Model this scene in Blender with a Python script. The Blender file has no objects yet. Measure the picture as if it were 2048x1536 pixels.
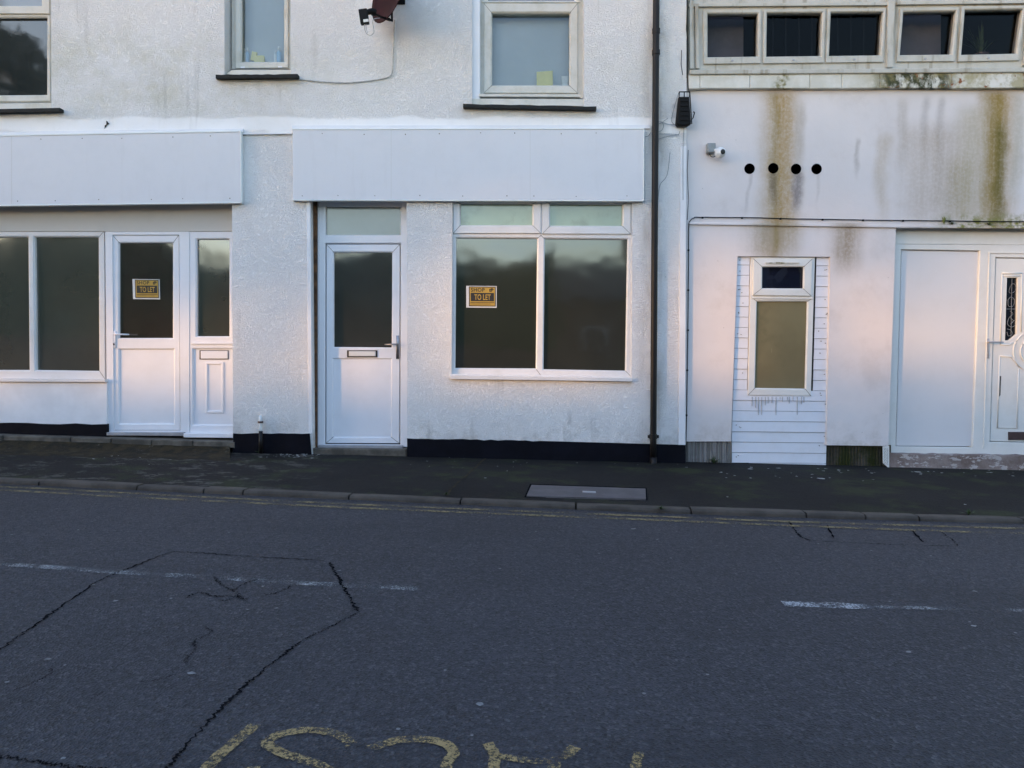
import bpy, bmesh, math, random
from mathutils import Vector, Matrix
from mathutils.geometry import tessellate_polygon
random.seed(7)
S = bpy.context.scene
C = S.collection
rad = math.radians
# ------------------------------------------------------------------ camera
F, PIT, H = 1500.0, rad(3.2), 1.21
D = 7.55                                   # facade plane of the left building
DR = D + 0.05                              # facade plane of the right building
cp, sp = math.cos(PIT), math.sin(PIT)
def ray(px, py):
    a, b = (px-1024)/F, (768-py)/F
    return Vector((a, cp + b*sp, -sp + b*cp))
def U(px, py, Y):
    d = ray(px, py); t = Y/d.y
    return Vector((d.x*t, Y, H + d.z*t))
_p, _q = U(466, 905, D), U(2048, 942, D)
SL = (_q.z-_p.z)/(_q.x-_p.x)
Z0 = _p.z - SL*_p.x                        # pavement height at x = 0
KERB = 0.032
def zp(x): return Z0 + SL*x
def zr(x): return Z0 - KERB + SL*x
def G(px, py, dz=0.0):                     # a point of the sloping ground seen at that pixel
    d = ray(px, py); t = (Z0+dz-H)/(d.z - SL*d.x)
    return Vector((d.x*t, d.y*t, H + d.z*t))
cam = bpy.data.objects.new('camera', bpy.data.cameras.new('camera')); C.objects.link(cam)
cam.location = (0, 0, H); cam.rotation_euler = (rad(90)-PIT, 0, 0)
cam.data.sensor_width = 36; cam.data.lens = F/2048*36
cam.data.clip_start = 0.05; cam.data.clip_end = 2000
S.camera = cam

# ------------------------------------------------------------------ materials
class NT:
    def __init__(s, name):
        s.m = bpy.data.materials.new(name); s.m.use_nodes = True
        s.t = s.m.node_tree; s.t.nodes.clear()
        s.out = s.t.nodes.new('ShaderNodeOutputMaterial')
        s.pos = s.n('ShaderNodeNewGeometry').outputs['Position']
        s.xyz = s.n('ShaderNodeSeparateXYZ'); s.l(s.pos, s.xyz.inputs[0])
        s.X, s.Y, s.Z = s.xyz.outputs
    def n(s, k, **kw):
        o = s.t.nodes.new(k)
        for a, v in kw.items(): setattr(o, a, v)
        return o
    def l(s, a, b): s.t.links.new(a, b)
    def put(s, inp, v):
        if hasattr(v, 'is_output') or isinstance(v, bpy.types.NodeSocket): s.l(v, inp)
        else: inp.default_value = v
    def math(s, op, a, b=0.0, c=None, clamp=False):
        o = s.n('ShaderNodeMath', operation=op, use_clamp=clamp)
        s.put(o.inputs[0], a); s.put(o.inputs[1], b)
        if c is not None: s.put(o.inputs[2], c)
        return o.outputs[0]
    def noise(s, scale, detail=3, rough=.5, dist=0, vec=None, stretch=None, seed=0):
        v = vec or s.pos
        if stretch or seed:
            mp = s.n('ShaderNodeMapping'); s.l(v, mp.inputs[0])
            mp.inputs['Scale'].default_value = stretch or (1, 1, 1)
            mp.inputs['Location'].default_value = (seed*3.7, seed*1.3, seed*2.1); v = mp.outputs[0]
        o = s.n('ShaderNodeTexNoise'); s.l(v, o.inputs['Vector'])
        o.inputs['Scale'].default_value = scale; o.inputs['Detail'].default_value = detail
        o.inputs['Roughness'].default_value = rough; o.inputs['Distortion'].default_value = dist
        return o.outputs['Fac']
    def voro(s, scale, feature='F1', out='Distance', stretch=None):
        v = s.pos
        if stretch:
            mp = s.n('ShaderNodeMapping'); s.l(v, mp.inputs[0]); mp.inputs['Scale'].default_value = stretch; v = mp.outputs[0]
        o = s.n('ShaderNodeTexVoronoi', feature=feature); s.l(v, o.inputs['Vector'])
        o.inputs['Scale'].default_value = scale
        return o.outputs[out]
    def step(s, v, a, b, lo=0.0, hi=1.0):          # smooth ramp a -> b
        o = s.n('ShaderNodeMapRange', interpolation_type='SMOOTHSTEP')
        s.put(o.inputs[0], v); o.inputs[3].default_value = lo; o.inputs[4].default_value = hi
        if a > b:
            a, b = b, a; o.inputs[3].default_value = hi; o.inputs[4].default_value = lo
        o.inputs[1].default_value = a; o.inputs[2].default_value = b
        return o.outputs[0]
    def mix(s, f, a, b):
        o = s.n('ShaderNodeMix', data_type='RGBA')
        s.put(o.inputs[0], f)
        s.put(o.inputs[6], a if not isinstance(a, tuple) else (*a, 1)); s.put(o.inputs[7], b if not isinstance(b, tuple) else (*b, 1))
        return o.outputs[2]
    def band(s, v, a, b, e):                        # 1 inside [a, b], soft edge e
        return s.math('MULTIPLY', s.step(v, a-e, a+e), s.step(v, b+e, b-e))
    def bump(s, h, strength, dist, nrm=None):
        o = s.n('ShaderNodeBump'); s.l(h, o.inputs['Height'])
        o.inputs['Strength'].default_value = strength; o.inputs['Distance'].default_value = dist
        if nrm is not None: s.l(nrm, o.inputs['Normal'])
        return o.outputs[0]
    def principled(s, col, rough=.6, nrm=None, metal=0, spec=.5, alpha=None):
        o = s.n('ShaderNodeBsdfPrincipled')
        s.put(o.inputs['Base Color'], (*col, 1) if isinstance(col, tuple) else col)
        s.put(o.inputs['Roughness'], rough); s.put(o.inputs['Metallic'], metal)
        o.inputs['Specular IOR Level'].default_value = spec
        if nrm is not None: s.l(nrm, o.inputs['Normal'])
        if alpha is not None: s.put(o.inputs['Alpha'], alpha)
        s.l(o.outputs[0], s.out.inputs[0]); return s.m

def simple(name, col, rough=.5, var=.12, scale=6, metal=0, bump=0.0, bscale=60, spec=.5):
    t = NT(name)
    n = t.noise(scale, 4, .6)
    dark = tuple(c*(1-var*2) for c in col)
    c = t.mix(t.step(n, .35, .7), dark, col)
    nr = t.bump(t.noise(bscale, 3), bump, .004) if bump else None
    return t.principled(c, rough, nr, metal, spec)

def stucco():
    t = NT('roughcast_white')
    h1 = t.noise(27, 4, .6, 2.2, stretch=(1, 1, 1.5)); h2 = t.noise(110, 2)
    h = t.math('ADD', t.step(h1, .38, .62), t.math('MULTIPLY', h2, .35))
    # smooth repainted band above the shop fascias
    b = t.band(t.math('ADD', t.Z, t.math('MULTIPLY', t.noise(3, 3), .12)), U(600, 262, D).z+.06, U(600, 236, D).z+.06, .025)
    b = t.math('MULTIPLY', b, t.step(t.X, 2.2, 1.9))
    strength = t.math('SUBTRACT', 1.0, b)
    bm = t.n('ShaderNodeBump'); t.l(h, bm.inputs['Height']); t.l(t.math('MULTIPLY', strength, .68), bm.inputs['Strength']); bm.inputs['Distance'].default_value = .0135
    base = t.mix(t.step(t.noise(1.1, 5, .6), .35, .7), (.87, .86, .845), (.92, .91, .89))
    # slightly darker grey in the pits of the relief
    base = t.mix(t.math('MULTIPLY', t.step(h1, .45, .30), .12), base, (.42, .42, .42))
    # yellow-green algae blotches high on the wall
    zb = t.band(t.Z, U(0, 232, D).z, U(0, 60, D).z, .35)
    bl = t.math('MULTIPLY', t.step(t.noise(1.9, 6, .72, seed=2), .40, .72), zb)
    bl = t.math('MULTIPLY', bl, t.step(t.X, -1.6, -2.6, .35, 1))
    base = t.mix(t.math('MULTIPLY', bl, .50), base, (.56, .54, .37))
    base = t.mix(t.math('MULTIPLY', b, .3), base, (.84, .84, .85))
    # splash dirt above the plinth
    zz = t.math('SUBTRACT', t.Z, t.math('MULTIPLY', t.X, SL))
    sd = t.math('MULTIPLY', t.step(zz, Z0+.50, Z0+.12), t.step(t.noise(7, 5, .7), .42, .66))
    base = t.mix(t.math('MULTIPLY', sd, .40), base, (.34, .31, .25))
    # dark run marks
    st = t.math('MULTIPLY', t.step(t.noise(9, 3, .6, stretch=(1, 1, .12), seed=4), .56, .72), t.step(t.noise(1.3, 2, seed=8), .45, .62))
    base = t.mix(t.math('MULTIPLY', st, .22), base, (.30, .29, .26))
    # grime beside the drainpipe and in the corner
    pipe = t.math('MULTIPLY', t.band(t.X, U(1290, 300, D).x, U(1330, 300, D).x, .09), t.step(t.noise(5, 4, .6, stretch=(1, 1, .3)), .40, .68))
    base = t.mix(t.math('MULTIPLY', pipe, .55), base, (.33, .29, .22))
    spk = t.step(t.voro(7, out='Distance'), .035, .02)
    base = t.mix(t.math('MULTIPLY', spk, .5), base, (.12, .12, .12))
    return t.principled(base, .85, bm.outputs[0], spec=.25)

def rightwall():
    t = NT('stained_smooth_render')
    base = t.mix(t.step(t.noise(1.0, 4, .6), .3, .75), (.66, .62, .61), (.73, .685, .675))
    base = t.mix(t.math('MULTIPLY', t.step(t.noise(2.2, 6, .7, seed=3), .5, .75), .35), base, (.50, .45, .42))
    run = t.noise(14, 4, .6, stretch=(1, 1, .07), seed=5)
    run2 = t.noise(40, 3, .6, stretch=(1, 1, .05), seed=6)
    grain = t.noise(34, 5, .75, seed=9)
    wob = t.math('MULTIPLY', t.math('SUBTRACT', t.noise(2.2, 3, .6, seed=1), .5), .16)
    xw = t.math('ADD', t.X, wob)
    def streak(px, w, y0, y1, col, k, edge=.25, fade=.35):
        nonlocal base
        x = U(px, (y0+y1)/2, DR).x; zt, zb = U(px, y0, DR).z, U(px, y1, DR).z
        a = t.band(xw, x-w/2, x+w/2, w*.45)
        v = t.math('MULTIPLY', t.step(t.Z, zb-fade, zb+fade), t.step(t.Z, zt+.03, zt-edge*.4))
        m = t.math('MULTIPLY', t.math('MULTIPLY', a, v), t.step(t.math('ADD', t.math('MULTIPLY', run, .75), t.math('MULTIPLY', run2, .25)), .26, .66, .62, 1))
        m = t.math('MULTIPLY', m, t.step(grain, .30, .62, .72, 1.08))
        base = t.mix(t.math('MULTIPLY', m, k, clamp=True), base, col)
    ochre, green, grey = (.38, .26, .11), (.25, .185, .055), (.29, .26, .25)
    streak(1560, .30, 176, 500, ochre, .95, fade=.30)
    streak(1549, .08, 176, 430, green, .5)
    streak(1548, .16, 430, 520, ochre, .6, fade=.1)
    streak(1592, .09, 345, 415, (.13, .115, .13), .85, edge=.05, fade=.12)
    streak(1546, .07, 345, 400, (.10, .09, .08), .6, edge=.05, fade=.15)
    streak(1499, .030, 348, 420, grey, .35, edge=.03, fade=.1)
    streak(1634, .03, 348, 400, grey, .25, edge=.03, fade=.1)
    streak(1600, .08, 200, 330, (.35, .30, .24), .5, edge=.3)
    streak(1716, .040, 278, 345, (.32, .28, .25), .5, edge=.08, fade=.12)
    streak(1805, .10, 190, 330, (.36, .31, .26), .45, edge=.3, fade=.3)
    streak(1765, .12, 260, 430, (.42, .33, .22), .5, edge=.3)
    streak(1850, .07, 190, 300, grey, .42, edge=.2)
    streak(1882, .08, 190, 340, grey, .42, edge=.2)
    streak(1870, .60, 230, 450, (.38, .30, .22), .62, edge=.6)
    streak(1915, .25, 300, 455, (.30, .24, .12), .5, edge=.6)
    streak(1992, .28, 176, 450, ochre, 1.0)
    streak(1985, .20, 176, 455, green, .85)
    streak(1998, .11, 230, 455, (.12, .10, .02), .8, edge=.5)
    streak(1940, .22, 200, 450, (.36, .30, .17), .6, edge=.4)
    streak(2034, .10, 180, 400, (.36, .34, .25), .5)
    streak(2120, .25, 176, 450, ochre, .7)
    streak(1690, .26, 448, 535, (.33, .28, .22), .95, edge=.03, fade=.18)
    streak(1545, .40, 448, 512, (.36, .31, .23), .90, edge=.03, fade=.10)
    streak(1552, .05, 448, 510, green, .6, edge=.02, fade=.1)
    # green growth along the upper ledge and the lower ledge
    g = t.math('MULTIPLY', t.step(t.Z, U(1900, 418, DR).z, U(1900, 446, DR).z), t.step(t.X, U(1850, 440, DR).x, U(1930, 440, DR).x))
    base = t.mix(t.math('MULTIPLY', g, t.step(t.noise(9, 4, .7), .4, .62)), base, (.19, .19, .05))
    zz = t.math('SUBTRACT', t.Z, t.math('MULTIPLY', t.X, SL))
    gd = t.math('MULTIPLY', t.step(zz, Z0+.55, Z0+.15), t.step(t.noise(6, 5, .7), .40, .7))
    base = t.mix(t.math('MULTIPLY', gd, .5), base, (.36, .31, .25))
    spk = t.step(t.voro(6), .03, .018)
    base = t.mix(t.math('MULTIPLY', spk, .5), base, (.1, .1, .1))
    nr = t.bump(t.noise(70, 4, .6), .22, .005, t.bump(t.noise(5, 3), .3, .02))
    return t.principled(base, .8, nr, spec=.25)

def ledge_mat():
    t = NT('mossy_white_ledge')
    base = t.mix(t.step(t.noise(6, 4, .6), .35, .7), (.58, .57, .50), (.70, .69, .64))
    a, b = U(1750, 160, DR).x, U(1900, 160, DR).x
    m = t.math('MULTIPLY', t.band(t.X, a, b, .12), t.step(t.noise(9, 5, .7, stretch=(1, 1, .7)), .36, .56))
    base = t.mix(m, base, (.045, .05, .02))
    m2 = t.math('MULTIPLY', t.band(t.X, U(1545, 160, DR).x, U(1575, 160, DR).x, .06), t.step(t.noise(12, 4), .42, .6))
    base = t.mix(m2, base, (.16, .15, .05))
    m3 = t.math('MULTIPLY', t.step(t.X, U(1680, 160, DR).x, U(1800, 160, DR).x), t.step(t.noise(4, 5, .7, seed=2), .45, .62))
    base = t.mix(t.math('MULTIPLY', m3, .75), base, (.30, .26, .12))
    rust = t.math('MULTIPLY', t.step(t.X, a-.2, a+.1), t.step(t.noise(13, 3, seed=9), .62, .70))
    base = t.mix(rust, base, (.22, .08, .03))
    return t.principled(base, .75, t.bump(t.noise(25, 4), .4, .008), spec=.3)

def frame_mat(name, col, dirt=.35, dcol=(.34, .30, .20), rough=.35, runs=.0):
    t = NT(name)
    n = t.noise(5, 5, .65)
    base = t.mix(t.math('MULTIPLY', t.step(n, .42, .75), dirt), col, dcol)
    base = t.mix(t.math('MULTIPLY', t.step(t.noise(60, 3, .7), .6, .75), dirt*.5), base, tuple(c*.5 for c in dcol))
    if runs:
        r = t.step(t.noise(10, 3, .6, stretch=(1, 1, .1), seed=3), .55, .68)
        base = t.mix(t.math('MULTIPLY', r, runs), base, (.20, .16, .09))
    return t.principled(base, t.step(t.noise(4, 3), .3, .7, rough, rough+.2), t.bump(t.noise(3, 2), .06, .01), spec=.4)

def glass(name, film=None, ior=2.0, rough=.02, wave=.10, tint=(.9, .93, .9), patch=None):
    t = NT(name)
    nr = t.bump(t.noise(1.6, 2, .5, seed=hash(name) % 7 if False else len(name) % 7), wave, .03)
    gl = t.n('ShaderNodeBsdfGlossy'); gl.inputs['Roughness'].default_value = rough; t.l(nr, gl.inputs['Normal'])
    gl.inputs['Color'].default_value = (.95, .97, .93, 1)
    if film:
        b = t.n('ShaderNodeBsdfDiffuse')
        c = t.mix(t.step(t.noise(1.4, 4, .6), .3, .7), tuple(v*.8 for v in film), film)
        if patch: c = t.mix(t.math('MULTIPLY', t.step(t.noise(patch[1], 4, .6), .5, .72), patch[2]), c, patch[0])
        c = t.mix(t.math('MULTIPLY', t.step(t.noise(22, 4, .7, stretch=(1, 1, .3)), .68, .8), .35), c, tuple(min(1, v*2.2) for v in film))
        t.l(c, b.inputs[0])
    else:
        b = t.n('ShaderNodeBsdfTransparent'); b.inputs[0].default_value = (*tint, 1)
    fr = t.n('ShaderNodeFresnel'); fr.inputs['IOR'].default_value = ior
    mx = t.n('ShaderNodeMixShader'); t.l(fr.outputs[0], mx.inputs[0]); t.l(b.outputs[0], mx.inputs[1]); t.l(gl.outputs[0], mx.inputs[2])
    t.l(mx.outputs[0], t.out.inputs[0]); return t.m

def asphalt():
    t = NT('road_asphalt')
    v = t.voro(105, out='Color'); sv = t.n('ShaderNodeSeparateColor'); t.l(v, sv.inputs[0])
    fine = t.noise(160, 3, .6)
    base = t.mix(t.step(t.noise(.55, 5, .6), .3, .7), (.0335, .033, .040), (.0435, .0432, .052))
    base = t.mix(t.step(sv.outputs[0], .75, .98, 0, .6), base, (.10, .10, .105))
    base = t.mix(t.step(sv.outputs[1], .70, .95, 0, .7), base, (.014, .014, .015))
    base = t.mix(t.step(t.noise(52, 4, .8), .57, .72, 0, .5), base, (.13, .13, .135))
    base = t.mix(t.math('MULTIPLY', t.step(t.noise(.9, 5, .7, stretch=(.35, 1.6, 1), seed=2), .50, .68), .45), base, (.022, .022, .026))
    gr = t.noise(34, 7, .88, seed=6)
    gm = t.n('ShaderNodeMix', data_type='RGBA', blend_type='MULTIPLY'); gm.inputs[0].default_value = 1; t.l(base, gm.inputs[6])
    cr = t.n('ShaderNodeCombineColor'); gv = t.step(gr, .32, .70, .6, 1.5)
    for i in range(3): t.l(gv, cr.inputs[i])
    t.l(cr.outputs[0], gm.inputs[7]); base = gm.outputs[2]
    # paler fleck stones
    base = t.mix(t.step(t.voro(5.5), .045, .03, 0, .8), base, (.22, .225, .23))
    h = t.math('ADD', t.voro(105), t.math('MULTIPLY', fine, .6))
    nr = t.bump(h, .9, .007, t.bump(t.noise(30, 4, .65), .6, .012))
    return t.principled(base, .72, nr, spec=.35)

def pave_mat():
    t = NT('old_dark_pavement')
    base = t.mix(t.step(t.noise(1.0, 5, .65), .35, .65), (.008, .0078, .0078), (.014, .0135, .013))
    L = t.step(t.X, -1.4, -2.3)
    m = t.math('MULTIPLY', t.step(t.noise(4.6, 6, .8, stretch=(.8, 1.0, 1), seed=1), .52, .60), L)
    base = t.mix(t.math('MULTIPLY', m, .9), base, (.085, .08, .07))
    base = t.mix(t.math('MULTIPLY', t.step(t.noise(1.8, 5, .7, seed=5), .50, .66), .7), base, (.030, .038, .014))
    base = t.mix(t.step(t.noise(60, 5, .85), .56, .72, 0, .6), base, (.055, .053, .048))
    dk = t.band(t.X, 2.15, 2.75, .25)
    base = t.mix(t.math('MULTIPLY', dk, .5), base, (.008, .008, .008))
    nr = t.bump(t.math('ADD', t.noise(90, 3, .6), t.noise(14, 4, .6)), .8, .01)
    return t.principled(base, .85, nr, spec=.2)

def paint(name, col, wear, scale=22, asph=True):
    t = NT(name)
    n = t.math('ADD', t.math('MULTIPLY', t.noise(scale*3.2, 4, .8), .62), t.math('MULTIPLY', t.noise(6, 4, .6, seed=3), .38))
    a = t.math('MULTIPLY', t.step(n, wear-.05, wear+.05), .92)
    c = t.mix(t.step(t.noise(30, 3), .3, .7), tuple(v*.7 for v in col), col)
    return t.principled(c, .7, t.bump(t.noise(80, 3), .5, .005), spec=.3, alpha=a)

M = {}
M['stucco'] = stucco(); M['rwall'] = rightwall(); M['ledge'] = ledge_mat()
M['white'] = frame_mat('white_upvc', (.79, .80, .83), .10, (.45, .43, .38))
M['frame_up'] = frame_mat('weathered_upvc', (.62, .61, .56), .45, (.36, .34, .24))
M['frame_grey'] = frame_mat('grimy_upvc', (.50, .49, .44), .45, (.26, .24, .16), runs=.55)
M['frame_shop'] = frame_mat('shop_window_upvc', (.72, .72, .72), .22, (.44, .42, .33))
M['fascia'] = frame_mat('fascia_board', (.69, .695, .715), .14, (.52, .53, .55), .45, runs=.03)
M['trim'] = frame_mat('fascia_trim', (.80, .83, .82), .12)
M['infill'] = frame_mat('infill_board', (.56, .55, .52), .15, (.42, .41, .37), .6)
M['smoothwhite'] = simple('painted_smooth_render', (.80, .81, .83), .75, .05, 3, bump=.25, bscale=20, spec=.25)
M['plinth'] = simple('black_plinth_paint', (.0045, .005, .010), .7, .2, 5, bump=.6, bscale=22, spec=.12)
M['slate'] = simple('slate_sill', (.010, .013, .013), .8, .3, 20, bump=.5, bscale=40)
M['black'] = simple('black_plastic', (.003, .003, .0035), .6, .1, 8, spec=.2)
M['pipe'] = simple('brown_black_pipe', (.008, .0065, .0065), .5, .2, 3, spec=.3)
M['dish'] = simple('dark_red_dish', (.034, .006, .006), .6, .2, 6, spec=.15)
M['chrome'] = simple('steel_handle', (.30, .30, .32), .3, .15, 20, metal=1)
M['grime_gap'] = simple('dark_gap', (.03, .028, .025), .9, .2, 10)
M['timber'] = simple('exposed_timber', (.16, .075, .03), .8, .35, 16, bump=.5, bscale=30)
M['stone'] = simple('step_stone', (.145, .13, .105), .85, .32, 5, bump=.7, bscale=30)
M['kerb'] = simple('kerb_stone', (.085, .070, .056), .85, .26, 4, bump=.7, bscale=40)
M['cover'] = simple('cover_concrete', (.115, .102, .104), .85, .12, 8, bump=.5, bscale=90)
M['metal'] = simple('pale_metal', (.42, .42, .44), .45, .1, 10, metal=.3)
M['clad'] = frame_mat('white_cladding', (.71, .73, .78), .16, (.45, .40, .34), .5)
M['panelwhite'] = frame_mat('white_panel', (.66, .655, .66), .12, (.50, .48, .44), .5)
M['doorwhite'] = frame_mat('cream_white_door', (.70, .70, .67), .18, (.46, .43, .34), .4)
M['asphalt'] = asphalt(); M['pave'] = pave_mat()
def fillet():
    t = NT('mossy_fillet')
    base = t.mix(t.step(t.noise(7, 5, .7), .4, .62), (.020, .018, .013), (.045, .034, .018))
    base = t.mix(t.step(t.noise(11, 5, .75, seed=2), .60, .70, 0, .8), base, (.12, .11, .09))
    return t.principled(base, .9, t.bump(t.noise(30, 4, .65), .9, .015), spec=.15)
M['fillet'] = fillet()
M['yellow'] = paint('worn_yellow_paint', (.37, .265, .12), .497, 26)
M['yellow2'] = paint('worn_yellow_lines', (.26, .205, .105), .50, 20)
M['whitepaint'] = paint('worn_white_paint', (.36, .37, .38), .537, 36)
M['whitepaint2'] = paint('kept_white_paint', (.48, .49, .51), .495, 30)
M['crack'] = simple('crack_shadow', (.013, .013, .015), .95, .2, 10, spec=0)
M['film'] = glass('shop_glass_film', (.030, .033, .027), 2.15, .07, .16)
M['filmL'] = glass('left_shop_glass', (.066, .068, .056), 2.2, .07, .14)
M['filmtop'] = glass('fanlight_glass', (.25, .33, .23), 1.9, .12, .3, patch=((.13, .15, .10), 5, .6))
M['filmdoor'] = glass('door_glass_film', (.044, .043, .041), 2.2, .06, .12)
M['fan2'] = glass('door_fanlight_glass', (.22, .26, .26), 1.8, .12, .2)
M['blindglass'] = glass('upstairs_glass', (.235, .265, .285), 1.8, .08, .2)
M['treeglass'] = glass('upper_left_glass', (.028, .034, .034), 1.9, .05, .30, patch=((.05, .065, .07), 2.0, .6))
M['clear'] = glass('clear_glass', None, 1.17, .02, .15, (.8, .8, .82))
M['clearup'] = glass('clear_upstairs_glass', None, 1.5, .02, .15, (.93, .95, .96))
M['doorL'] = glass('left_door_glass', (.036, .028, .025), 2.3, .05, .12)
M['clear2'] = glass('clear_door_glass', None, 2.0, .05, .10, (.9, .88, .85))
M['blind'] = simple('grey_blind', (.47, .51, .54), .9, .05, 2)
M['tanboard'] = glass('tan_backed_glass', (.215, .185, .105), 1.6, .08, .2, patch=((.13, .125, .07), 3, .7))
M['navyglass'] = glass('navy_glass', (.008, .010, .022), 1.8, .03, .3)
M['room'] = simple('room_interior', (.42, .38, .33), .9, .1, 1)
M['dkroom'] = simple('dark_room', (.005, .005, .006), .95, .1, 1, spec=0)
M['void'] = simple('deep_black', (.0008, .0008, .0008), 1, 0, 2, spec=0)
M['curtain'] = simple('grey_curtain', (.20, .19, .20), .9, .1, 4)
M['leaf'] = simple('leaf_green', (.055, .10, .022), .6, .3, 30)
M['algae'] = simple('pale_weed', (.22, .27, .06), .8, .2, 40)
M['moss'] = simple('moss_green', (.06, .085, .018), .9, .3, 40)
M['weed'] = simple('weed_green', (.05, .085, .02), .7, .3, 60)
M['yel'] = simple('sign_yellow', (.50, .31, .04), .5, .05, 20)
M['paper'] = simple('sign_paper', (.72, .72, .70), .6, .05, 20)
M['ink'] = simple('sign_ink', (.02, .018, .015), .6, .05, 20)
M['card'] = simple('pale_yellow_card', (.78, .70, .26), .7, .05, 8)
M['blue'] = simple('pale_blue_plastic', (.35, .55, .75), .4, .05, 8)
M['cable_w'] = simple('pale_cable', (.55, .55, .52), .6, .15, 20)
M['greybox'] = simple('grey_box', (.26, .29, .30), .5, .1, 20)
M['camwhite'] = simple('camera_white', (.75, .76, .76), .35, .04, 20)
M['brownpl'] = simple('brown_letterbox', (.075, .045, .045), .4, .15, 20)
M['chip'] = simple('stone_chip', (.24, .245, .25), .8, .2, 30)
M['flake'] = simple('paint_flake', (.42, .42, .41), .8, .2, 30)
M['bark'] = simple('bark', (.07, .055, .04), .9, .3, 12, bump=.8, bscale=30)
M['brick'] = simple('far_brick', (.16, .10, .075), .9, .2, 3)
M['rooftile'] = simple('far_roof', (.09, .075, .07), .8, .2, 4)
M['soil'] = simple('verge_ground', (.12, .12, .10), .95, .3, 1)
M['redflake'] = None
def flaky():
    t = NT('flaking_step')
    base = t.mix(t.step(t.noise(4, 5, .7), .35, .65), (.17, .125, .11), (.29, .24, .22))
    f = t.step(t.noise(9, 4, .7, stretch=(.7, 1, 1.8)), .56, .60)
    base = t.mix(t.math('MULTIPLY', f, .8), base, (.50, .46, .44))
    return t.principled(base, .8, t.bump(t.noise(14, 5, .7), .9, .02), spec=.25)
M['flaky'] = flaky()
def ribbed(name, ca, cb, gx):
    t = NT(name)
    base = t.mix(t.step(t.noise(30, 3, .6, stretch=(1, 1, .05)), .40, .58), ca, cb)
    g = t.math('MULTIPLY', t.step(t.noise(4, 5, .7), .36, .55), t.step(t.Z, Z0+SL*3.6+.26, Z0+SL*3.6+.05, gx, 1))
    base = t.mix(t.math('MULTIPLY', g, gx+.15, clamp=True), base, (.028, .035, .008))
    return t.principled(base, .85, t.bump(t.noise(24, 3), .6, .01), spec=.2)
M['ribL'] = ribbed('ribbed_pale_base', (.19, .18, .17), (.33, .32, .31), .1)
M['ribR'] = ribbed('ribbed_mossy_base', (.060, .052, .042), (.090, .08, .065), .8)

# ------------------------------------------------------------------ builders
def wloc(o):
    v = Vector(o.location); p = o.parent
    while p: v += Vector(p.location) ; p = p.parent
    return v
def link(name, me, mat, parent=None, label=None):
    o = bpy.data.objects.new(name, me); C.objects.link(o)
    if mat is not None: me.materials.append(mat)
    if parent is not None:
        o.parent = parent
        o.location = -wloc(parent)
    if label: o['label'] = label
    return o
def bobj(name, bm, mat, parent=None, smooth=False, label=None, recalc=True):
    if recalc: bmesh.ops.recalc_face_normals(bm, faces=bm.faces[:])
    me = bpy.data.meshes.new(name); bm.to_mesh(me); bm.free()
    if smooth:
        for p in me.polygons: p.use_smooth = True
    return link(name, me, mat, parent, label)
def thing(name, label, cat, loc=(0, 0, 0), group=None):
    o = bpy.data.objects.new(name, None); C.objects.link(o); o.location = loc
    o.empty_display_size = .1
    o['label'] = label; o['category'] = cat
    if group: o['group'] = group
    return o
def tag(o, label, cat, group=None):
    o['label'] = label; o['category'] = cat
    if group: o['group'] = group
    return o
def R(x0, y0, x1, y1): return [(x0, y0), (x1, y0), (x1, y1), (x0, y1)]
def inset(pts, e):                       # move polygon corners outward by e metres (XZ plane)
    c = sum(pts, Vector())/len(pts); out = []
    n = len(pts)
    if n > 6:
        for p in pts:
            d = (p-c).normalized(); out.append(p+d*e)
        return out
    for p in pts:
        out.append(Vector((p.x+(e if p.x > c.x else -e), p.y, p.z+(e if p.z > c.z else -e))))
    return out
def slab_bm(bm, outer, Yf, Yb, holes=(), cham=0.0, edge=.003, back=True):
    """plate seen from the front at the given picture corners, lying in the plane Yf, with openings"""
    of = [U(x, y, Yf) for x, y in outer]
    loops = [inset(of, -edge) if edge else of]
    for h in holes:
        hf = [U(x, y, Yf+cham) for x, y in h]
        hw = inset(hf, cham) if cham else hf
        loops.append([Vector((p.x, Yf, p.z)) for p in hw])
    vs = [[bm.verts.new(p) for p in lp] for lp in loops]
    flat = [v for l in vs for v in l]
    for tri in tessellate_polygon([[(p.x, p.z, 0) for p in lp] for lp in loops]):
        try: bm.faces.new([flat[i] for i in tri])
        except ValueError: pass
    def ring(a, pts):
        b = [bm.verts.new(p) for p in pts]; n = len(a)
        for i in range(n): bm.faces.new((a[i], a[(i+1) % n], b[(i+1) % n], b[i]))
        return b
    r = vs[0]
    if edge: r = ring(r, [Vector((p.x, Yf+edge, p.z)) for p in of])
    r = ring(r, [Vector((p.x, Yb, p.z)) for p in of])
    if back and not holes: bm.faces.new(r)
    for l, h in zip(vs[1:], holes):
        r = l
        if cham:
            r = ring(r, [U(x, y, Yf+cham) for x, y in h])
        ring(r, [Vector((v.co.x, Yb, v.co.z)) for v in r])
def slab(name, outer, Yf, Yb, mat, parent=None, holes=(), cham=0.0, edge=.003, label=None):
    bm = bmesh.new(); slab_bm(bm, outer, Yf, Yb, holes, cham, edge)
    return bobj(name, bm, mat, parent, label=label)
def slabs(name, rects, Yf, Yb, mat, parent=None, edge=.002):
    for r in rects: o = slab(name, r, Yf, Yb, mat, parent, edge=edge)
    return o
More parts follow.
